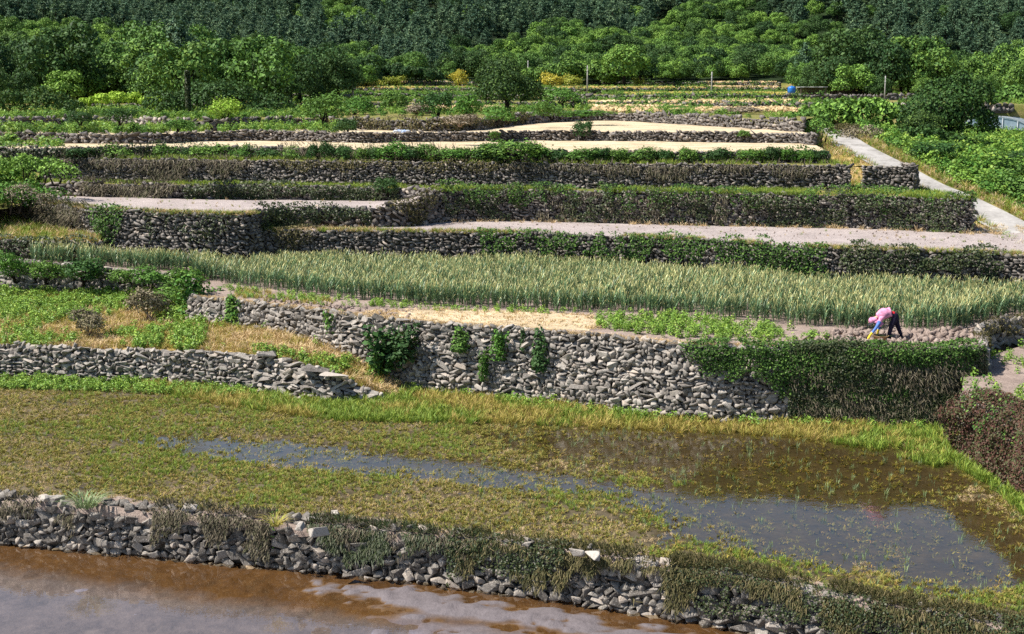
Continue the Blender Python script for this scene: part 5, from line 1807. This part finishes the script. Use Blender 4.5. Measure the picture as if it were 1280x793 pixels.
FP = [(22, 118, 128, 'pale mown strip just above the upper straw field', 740, 1000), (0, 137, 146, 'tan barley strip beside the thin pole', 735, 850), (0, 140, 150, 'tan barley strip right of the thin pole', 850, 1000),
      (0, 170, 178, 'yellow barley strip on the terrace with poles', 780, 990), (0, 208, 214, 'thin yellow barley strip near the forest', 690, 880), (0, 206, 213, 'yellow barley strip below the small white track', 440, 600), (0, 240, 247, 'uppermost tan strip below the forest', 440, 560), (0, 242, 250, 'uppermost tan strip on the right below the forest', 880, 970),
      (0, 112, 117, 'yellow barley strip on the left terrace', -20, 60), (0, 136, 142, 'yellow barley strip behind the left rubble pile', 70, 140), (0, 128, 133, 'tan strip between bushes on the slope', 505, 640)]
for i, (_, Y0, Y1, lab, a, b) in enumerate(FP):
    field_patch(lab, (a - 640) / FPX * Y0, (b - 640) / FPX * Y0, Y0, Y1, .35, 200 + i, 'grass_y' if i in (3, 4, 5, 8, 9) else 'grass_d')

# ------------------------------------------------------------------ poles
def pole(px, py, top, Y, label, r=.16, ivy_clad=False, arm=False):
    r = r * .5
    p = WY(px, py, Y)
    p.z = float(gz(p.x, p.y))
    h = WY(px, top, Y).z - p.z
    t = empty('utility_pole', p, label, 'pole')
    g = Geo(); g.tube([(0, 0, -.4), (0, 0, h * .5), (0, 0, h)], [r * 1.15, r, r * .8], 12)
    link('shaft', g.mesh('shaft', M['concrete'], True), t)
    g = Geo()
    for z in (h - .35, h - .75):
        g.tube([(0, 0, z), (0, 0, z + .09)], [r * 1.15, r * 1.15], 12)
    for k, z in enumerate((h - .35, h - .75)):
        b = Geo(); b.tube([(0, 0, z), (0, 0, z + .09)], [r * 1.12, r * 1.12], 12)
        link('band', b.mesh('band', M['steel'], True), t)
    if ivy_clad:
        rng = np.random.default_rng(3)
        n = 2600
        z = rng.uniform(0, h * .98, n); a = rng.uniform(0, 2 * PI, n)
        N = np.column_stack([np.cos(a), np.sin(a), np.full(n, .5)])
        P = np.column_stack([np.cos(a) * (r + .12 * rng.random(n)), np.sin(a) * (r + .12 * rng.random(n)), z])
        link('ivy_leaves', leaf_mesh('ivy_leaves', P, N, .2 * rng.uniform(.6, 1.2, n), rng, M['ivy_dark']), t)
    return t


pole(236, 150, 88, 104, 'pole thickly overgrown with dark ivy in the thicket', .14, True)
pole(441, 122, 79, 150, 'thick concrete utility pole beside green bushes', .22)
pole(734, 125, 82, 186, 'thin concrete utility pole on the tan barley terrace', .17)
pole(889, 134, 90, 160, 'concrete utility pole in front of the grassy terrace steps', .15)
pole(660, 94, 76, 240, 'distant pole just behind the big round tree', .2)
pole(1106, 118, 95, 160, 'short pole rising from the bright creeper mound', .14)

# ------------------------------------------------------------------ plastic greenhouse
def greenhouse():
    Y = 128
    base = WY(1240, 186, Y)
    base.z = WY(1240, 184, Y).z
    s = Y / CT / FPX
    t = empty('greenhouse', base, 'long plastic film greenhouse with a rounded roof behind the big tree', 'greenhouse', None, math.radians(-28))
    Wd, H, L = 7.2, 2.7, 22.0
    film = NT('plastic_film')
    b = film.bsdf(film.ramp(film.noise(film.coord('Object'), 1.4, 4), [(.3, S(150, 172, 190)), (.7, S(186, 202, 214))]), .25, .5)
    tr = film.n('ShaderNodeBsdfTranslucent'); tr.inputs[0].default_value = S(190, 208, 220)
    tp = film.n('ShaderNodeBsdfTransparent')
    m1 = film.n('ShaderNodeMixShader'); m1.inputs[0].default_value = .35; film.l(b, m1.inputs[1]); film.l(tr.outputs[0], m1.inputs[2])
    m2 = film.n('ShaderNodeMixShader'); m2.inputs[0].default_value = .18; film.l(m1.outputs[0], m2.inputs[1]); film.l(tp.outputs[0], m2.inputs[2])
    fm = film.done(m2.outputs[0])

    def arc(k, n=14, r=1.0):
        # straight sides, rounded roof
        a = PI * k / n
        x = -math.cos(a) * Wd / 2 * r
        z = H * (math.sin(a) ** .62) * r
        return x, z
    n = 14
    # roof film; long axis = local y, the gable end faces -y
    V, F = [], []
    m = 23
    for j in range(m):
        for k in range(n + 1):
            x, z = arc(k, n, 1.0 + .006 * math.cos(j * PI))
            V.append((x, j * L / (m - 1), z))
    for j in range(m - 1):
        for k in range(n):
            F.append((j * (n + 1) + k, j * (n + 1) + k + 1, (j + 1) * (n + 1) + k + 1, (j + 1) * (n + 1) + k))
    link('roof_film', mk_mesh('roof_film', np.array(V), F, fm, smooth_shade=True), t)
    # gable sheets split by posts
    xs_ = [-3.6, -2.1, -.8, .8, 2.1, 3.6]
    for a, b_ in zip(xs_[:-1], xs_[1:]):
        pts = [(a, .02, 0), (b_, .02, 0)]
        q = np.linspace(b_, a, 8)
        up = [(x, .02, H * max(0.0, 1 - (2 * x / Wd) ** 2) ** .31) for x in q]
        link('gable_panel', mk_mesh('gable_panel', np.array(pts + up), [tuple(range(10))], fm), t)
    for x in xs_[1:-1]:
        g = Geo(); z = H * (1 - (2 * x / Wd) ** 2) ** .31
        g.tube([(x, -.04, -.1), (x, -.04, z)], [.035, .035], 6); link('post', g.mesh('post', M['steel'], True), t)
    g = Geo(); g.tube([(-2.9, -.05, 1.25), (2.9, -.05, 1.25)], [.03, .03], 6); link('rail', g.mesh('rail', M['steel'], True), t)
    for j in range(0, 23, 2):
        g = Geo()
        g.tube([(arc(k)[0] * 1.012, j * L / 22 - .06, arc(k)[1] * 1.012) for k in range(15)], [.03] * 15, 6)
        link('hoop', g.mesh('hoop', M['steel'], True), t)
    g = Geo(); g.box((-3.62, L / 2, .35), (.05, L, .7)); link('side_skirt', g.mesh('side_skirt', M['bluewhite']), t)


greenhouse()

# ------------------------------------------------------------------ tank, low roofs, bundles
p = WY(989, 130, 165); p.z = float(gz(p.x, p.y))
t = empty('water_tank', p, 'round blue plastic water tank beside a low grey roof', 'water tank')
s = 165 / CT / FPX
t.scale = (.62, .62, .62)
g = Geo(); R_ = .72
g.tube([(0, 0, .55), (0, 0, .6), (0, 0, .95), (0, 0, 1.3), (0, 0, 1.55), (0, 0, 1.72), (0, 0, 1.78)], [R_ * .9, R_, R_ * 1.03, R_ * 1.03, R_, R_ * .7, R_ * .3], 20)
link('tank_body', g.mesh('tank_body', M['blue'], True), t)
g = Geo(); g.tube([(0, 0, 1.77), (0, 0, 1.86)], [.22, .22], 14); link('lid', g.mesh('lid', M['blue'], True), t)
g = Geo(); g.box((0, 0, .4), (1.5, 1.5, .3)); link('platform', g.mesh('platform', M['concrete']), t)
for a in (-1, 1):
    for b in (-1, 1):
        g = Geo(); g.box((a * .6, b * .6, .08), (.16, .16, .36)); link('leg', g.mesh('leg', M['steel']), t)


def low_roof(px, py, Y, wpx, label, seed):
    p = WY(px, py, Y); p.z = float(gz(p.x, p.y))
    w = wpx * Y / CT / FPX
    t = empty('low_shed', p, label, 'shed')
    h = 1.0
    for k in range(6):
        g = Geo(); g.box(((k - 2.5) * w / 6, 0, h + .02 * (k % 2)), (w / 6 * 1.02, 2.2, .06)); link('roof_sheet', g.mesh('roof_sheet', M['roof_grey']), t)
    for a in (-1, 1):
        for b in (-1, 1):
            g = Geo(); g.box((a * (w / 2 - .2), b * .95, h / 2 - .06), (.12, .12, h + .05)); link('post', g.mesh('post', M['shed']), t)
    for k in range(5):
        g = Geo(); g.box((0, .9, .15 + k * .18), (w - .6, .04, .15)); link('board', g.mesh('board', M['shed']), t)


low_roof(1014, 130, 166, 34, 'low grey roofed shed beside the blue tank', 1)
low_roof(1066, 123, 172, 44, 'long low pale roofed shed at the forest edge', 2)


def bundle(px, py, d, w, label, mats, seed):
    """a heap of folded plastic sheets: crumpled lumps lying against each other"""
    rng = np.random.default_rng(seed)
    p = W(px, py, d)
    t = empty('sheet_bundle', p, label, 'bundle')
    for i in range(5):
        bm = bmesh.new()
        bmesh.ops.create_icosphere(bm, subdivisions=3, radius=1)
        for v in bm.verts:
            q = np.array([[v.co.x * 2.1 + i * 5, v.co.y * 2.1, v.co.z * 2.1]])
            v.co *= .75 + .6 * float(fnoise(q, seed, 3)[0])
            v.co = Vector((v.co.x * w * .2, v.co.y * w * .16, max(v.co.z, -.25) * w * .12))
        me = bpy.data.meshes.new('folded_sheet'); bm.to_mesh(me); bm.free()
        me.materials.append(M[mats[i % len(mats)]])
        link('folded_sheet', me, t, ((i - 2) * w * .17, rng.normal() * w * .06, w * .05), (rng.normal() * .1, rng.normal() * .1, rng.normal() * .5))


bundle(502, 166, D8, 1.0, 'white plastic sheet bundle at the left corner of the upper straw field', ['white', 'bluewhite'], 1)
bundle(542, 163, D8, 1.2, 'second white sheet bundle beside the scrub', ['white', 'white', 'bluewhite'], 2)
bundle(979, 157, D8, 1.8, 'blue and white bundle at the right end of the upper straw field', ['blue', 'white', 'bluewhite', 'blue', 'dark'], 3)
bundle(1089, 164, 3.2, 1.6, 'dark blue covered heap under the bright creeper mound', ['blue', 'dark', 'bluewhite'], 4)

# small far track climbing into the forest
c = [WY(563, 102, 238), WY(556, 98, 244), WY(553, 94, 250), WY(560, 88, 262)]
c = np.array([(v.x, v.y, float(gz(v.x, v.y)) + .18) for v in c])
Strip('far_track', c - [1.3, 0, 0], c + [1.3, 0, 0], 20, 3, M['road'], 0, .3, 91)

# puddles on the weedy terrace
for i, (a, b, w, h) in enumerate([(163, 404, 20, 7), (172, 392, 14, 5), (10, 378, 22, 6), (92, 430, 20, 5)]):
    c = WY(a, b, on(E2L, a) + 4 if b > 390 else 58)
    ps = TL.sample(3, 300 + i, [(a - 12, b - 8), (a + 12, b - 8), (a + 12, b + 8), (a - 12, b + 8)])
    if len(ps) == 0: continue
    c = ps.mean(0)
    s = c[1] / FPX
    ang = np.linspace(0, 2 * PI, 19)[:-1]
    r = .75 + .5 * fnoise(np.column_stack([np.cos(ang), np.sin(ang)]) * 1.3 + i * 5, 3, 2)
    V = np.column_stack([c[0] + np.cos(ang) * r * w * s * .6, c[1] + np.sin(ang) * r * h * s * 3.0, np.full(18, c[2] + .06)])
    tag(link('puddle', mk_mesh('puddle', V, [tuple(range(18))], M['water_mid'])), kind='structure')

# ------------------------------------------------------------------ the person lifting garlic
def person():
    foot = W(1108, 426, D3)
    px_m = foot.y / CT / FPX
    J = {}      # joints: x to the right of the picture, y away from the camera, z up

    def j(n, x, y, z, r): J[n] = ((x, y, z), r)
    j('pelvis', .26, .03, .90, (.165, .15)); j('waist', .10, .02, .95, (.135, .125)); j('chest', -.14, .0, .90, (.16, .135)); j('neck', -.34, -.01, .80, (.075, .07))
    j('skull', -.45, -.02, .72, (.095, .09)); j('crown', -.56, -.02, .64, (.085, .085))
    j('hipL', .25, -.09, .84, (.125, .12)); j('kneeL', .10, -.10, .47, (.085, .08)); j('ankleL', .03, -.10, .09, (.055, .05)); j('toeL', -.17, -.11, .04, (.05, .035))
    j('hipR', .28, .14, .84, (.125, .12)); j('kneeR', .40, .16, .47, (.085, .08)); j('ankleR', .56, .17, .10, (.055, .05)); j('toeR', .40, .17, .04, (.05, .035))
    j('shL', -.24, -.17, .80, (.085, .08)); j('elL', -.40, -.22, .50, (.058, .055)); j('wrL', -.60, -.20, .22, (.042, .038)); j('paL', -.66, -.20, .13, (.045, .028))
    j('shR', -.22, .17, .80, (.085, .08)); j('elR', -.18, .22, .50, (.058, .055)); j('wrR', -.24, .20, .28, (.042, .038)); j('paR', -.26, .20, .19, (.045, .028))
    E_ = [('pelvis', 'waist'), ('waist', 'chest'), ('chest', 'neck'), ('neck', 'skull'), ('skull', 'crown')]
    for s in 'LR':
        E_ += [('pelvis', 'hip' + s), ('hip' + s, 'knee' + s), ('knee' + s, 'ankle' + s), ('ankle' + s, 'toe' + s), ('chest', 'sh' + s), ('sh' + s, 'el' + s), ('el' + s, 'wr' + s), ('wr' + s, 'pa' + s)]
        c = np.array(J['pa' + s][0])
        sg = -1 if s == 'L' else 1
        for k, (dy, L) in enumerate([(-.035, .075), (-.012, .085), (.012, .08), (.034, .065)]):
            a = tuple(c + [-.02, dy, -.03]); b = tuple(c + [-.035, dy * 1.1, -.03 - L * .55]); d = tuple(c + [-.015, dy * 1.1, -.03 - L])
            j('f%s%da' % (s, k), *a, (.011, .011)); j('f%s%db' % (s, k), *b, (.010, .010)); j('f%s%dc' % (s, k), *d, (.008, .008))
            E_ += [('pa' + s, 'f%s%da' % (s, k)), ('f%s%da' % (s, k), 'f%s%db' % (s, k)), ('f%s%db' % (s, k), 'f%s%dc' % (s, k))]
        a = tuple(c + [.035, -.03, .0]); b = tuple(c + [.03, -.035, -.05])
        j('t%sa' % s, *a, (.013, .013)); j('t%sb' % s, *b, (.01, .01))
        E_ += [('pa' + s, 't%sa' % s), ('t%sa' % s, 't%sb' % s)]
    names = list(J)
    me = bpy.data.meshes.new('skel')
    me.from_pydata([J[n][0] for n in names], [(names.index(a), names.index(b)) for a, b in E_], [])
    o = bpy.data.objects.new('skel', me); COL.objects.link(o)
    o.modifiers.new('skin', 'SKIN').use_smooth_shade = True
    if not me.skin_vertices:
        me.skin_vertices.new() if hasattr(me.skin_vertices, 'new') else None
    sv = me.skin_vertices[0].data
    for i, n in enumerate(names):
        sv[i].radius = J[n][1]; sv[i].use_root = (n == 'pelvis')
    ss = o.modifiers.new('sub', 'SUBSURF'); ss.levels = 1; ss.render_levels = 1
    dg = bpy.context.evaluated_depsgraph_get()
    bm = bpy.data.meshes.new_from_object(o.evaluated_get(dg))
    bpy.data.objects.remove(o)
    mats = ['navy', 'pink', 'sleeve', 'glove', 'skin', 'dark', 'red']
    bm.materials.clear()
    for m in mats: bm.materials.append(M[m])
    segs = [(np.array(J[a][0]), np.array(J[b][0]), a, b) for a, b in E_]

    def mat_of(c):
        best, bd = None, 9
        for a, b, na, nb in segs:
            ab = b - a
            t = np.clip(((c - a) @ ab) / (ab @ ab), 0, 1)
            d = np.linalg.norm(c - a - ab * t)
            if d < bd: bd, best = d, (na, nb, t)
        na, nb, t = best
        if nb.startswith('f') or nb.startswith('t') and len(nb) <= 3 or nb.startswith('pa'): return 3
        if nb.startswith('wr'): return 3 if t > .72 else 2
        if nb.startswith('el'): return 1 if t < .35 else 2
        if nb.startswith('sh') or nb in ('chest',): return 1
        if nb == 'neck': return 1
        if nb in ('skull', 'crown'): return 4
        if nb == 'waist': return 6 if t > .35 else 0
        if nb.startswith('toe') and t > .1: return 5
        return 0
    for p in bm.polygons:
        p.material_index = mat_of(np.array(p.center)); p.use_smooth = True
    root = empty('person', foot, 'person in pink jacket and dark trousers bending low to lift garlic', 'person')
    link('body', bm, root)
    # jacket back and hem: a loose shell over the back
    V, F = [], []
    nu, nv = 12, 14
    P0 = [Vector(J[n][0]) for n in ('waist', 'chest', 'neck')]
    for i in range(nu):
        f = i / (nu - 1)
        c = P0[0].lerp(P0[1], f / .6) if f < .6 else P0[1].lerp(P0[2], (f - .6) / .4)
        ax = (P0[1] - P0[0]).normalized() if f < .6 else (P0[2] - P0[1]).normalized()
        up = Vector((0, 1, 0)).cross(ax)
        if up.z < 0: up = -up
        r = np.interp(f, [0, .15, .6, .85, 1], [.175, .165, .195, .15, .10])
        for k in range(nv):
            a = PI * (k / (nv - 1) * 1.5 - .25)
            rr = r * (1 + .05 * math.sin(k * 2.1 + i * 1.3))
            V.append(c + Vector((0, 1, 0)) * math.cos(a) * rr * 1.08 + up * math.sin(a) * rr)
    for i in range(nu - 1):
        for k in range(nv - 1):
            F.append((i * nv + k, i * nv + k + 1, (i + 1) * nv + k + 1, (i + 1) * nv + k))
    jk = link('jacket', mk_mesh('jacket', np.array([tuple(v) for v in V]), F, M['pink'], smooth_shade=True), root)
    jk.modifiers.new('th', 'SOLIDIFY').thickness = .012
    # sun bonnet: cap, neck cape, dark visor
    hd = Vector((-.50, -.02, .69))
    bb = bmesh.new()
    bmesh.ops.create_uvsphere(bb, u_segments=18, v_segments=12, radius=.135)
    for v in bb.verts:
        v.co.z *= .92
        if v.co.x > .02: v.co.x *= 1.35; v.co.z -= .02
    bmesh.ops.delete(bb, geom=[v for v in bb.verts if v.co.z < -.075], context='VERTS')
    cm = bpy.data.meshes.new('bonnet'); bb.to_mesh(cm); bb.free(); cm.materials.append(M['pink'])
    for p in cm.polygons: p.use_smooth = True
    bo = link('bonnet', cm, root, hd, (0, math.radians(-28), 0))
    V, F = [], []
    for k in range(15):
        a = PI * (.5 + k / 14)
        V += [(math.cos(a) * .125, math.sin(a) * .12, -.03), (math.cos(a) * .235, math.sin(a) * .17, -.075)]
    for k in range(14): F.append((2 * k, 2 * k + 1, 2 * k + 3, 2 * k + 2))
    vm = link('visor', mk_mesh('visor', np.array(V), F, M['dark'], smooth_shade=True), bo)
    vm.modifiers.new('th', 'SOLIDIFY').thickness = .01
    V, F = [], []
    for i in range(6):
        for k in range(9):
            a = -PI * .5 + PI * k / 8
            r = .135 + .03 * i / 5
            V.append((math.cos(a) * r * 1.2 + .02 * i, math.sin(a) * r * 1.15, -.04 - .045 * i + .008 * math.sin(k * 2 + i)))
    for i in range(5):
        for k in range(8): F.append((i * 9 + k, i * 9 + k + 1, (i + 1) * 9 + k + 1, (i + 1) * 9 + k))
    cp = link('neck_cape', mk_mesh('neck_cape', np.array(V), F, M['pink'], smooth_shade=True), bo)
    cp.modifiers.new('th', 'SOLIDIFY').thickness = .01
    # face details under the visor
    for y in (-.035, .035):
        g = Geo(); g.tube([(-.613, -.02 + y - .006, .65), (-.613, -.02 + y + .006, .65)], [.007, .007], 6); link('eye', g.mesh('eye', M['dark']), root)
    g = Geo(); g.tube([(-.60, -.02, .645), (-.628, -.02, .615)], [.01, .014], 6); link('nose', g.mesh('nose', M['skin']), root)
    g = Geo(); g.tube([(-.598, -.04, .588), (-.602, -.02, .584), (-.598, 0, .588)], [.006, .008, .006], 6); link('mouth', g.mesh('mouth', M['red']), root)
    # basin with lifted garlic
    b0_ = foot + Vector((-.24, -.16, 0))
    t = empty('basin', b0_, 'round tan plastic basin of lifted garlic beside the person', 'basin')
    n = 28
    prof_ = [(0, .02), (.16, .02), (.19, .05), (.25, .2), (.275, .205), (.275, .215), (.245, .21), (.18, .065), (0, .05)]
    V, F = [], []
    for r, z in prof_:
        for k in range(n): V.append((math.cos(2 * PI * k / n) * r, math.sin(2 * PI * k / n) * r, z))
    for i in range(len(prof_) - 1):
        for k in range(n): F.append((i * n + k, i * n + (k + 1) % n, (i + 1) * n + (k + 1) % n, (i + 1) * n + k))
    link('bowl', mk_mesh('bowl', np.array(V), F, M['basin'], smooth_shade=True), t)
    rng = np.random.default_rng(8)
    for k in range(14):
        a, r = rng.uniform(0, 2 * PI), .15 * math.sqrt(rng.random())
        g = Geo()
        x, y = r * math.cos(a), r * math.sin(a)
        ex = rng.uniform(-.2, .2), rng.uniform(-.14, .14)
        g.tube([(x, y, .09), (x, y, .13), (x + ex[0] * .3, y + ex[1] * .3, .17)], [.012, .032, .008], 8, 0)
        g.tube([(x + ex[0] * .3, y + ex[1] * .3, .17), (x + ex[0], y + ex[1], .22), (x + ex[0] * 1.5, y + ex[1] * 1.5, .21)], [.008, .007, .003], 5, 1)
        o = link('garlic_bulb', g.mesh('garlic_bulb', [M['pale_stone'], M['bush_dark']], True), None, b0_)
        tag(o, 'lifted garlic bulb with its stalk lying in the basin', 'garlic', 'garlic bulbs in the basin')


person()
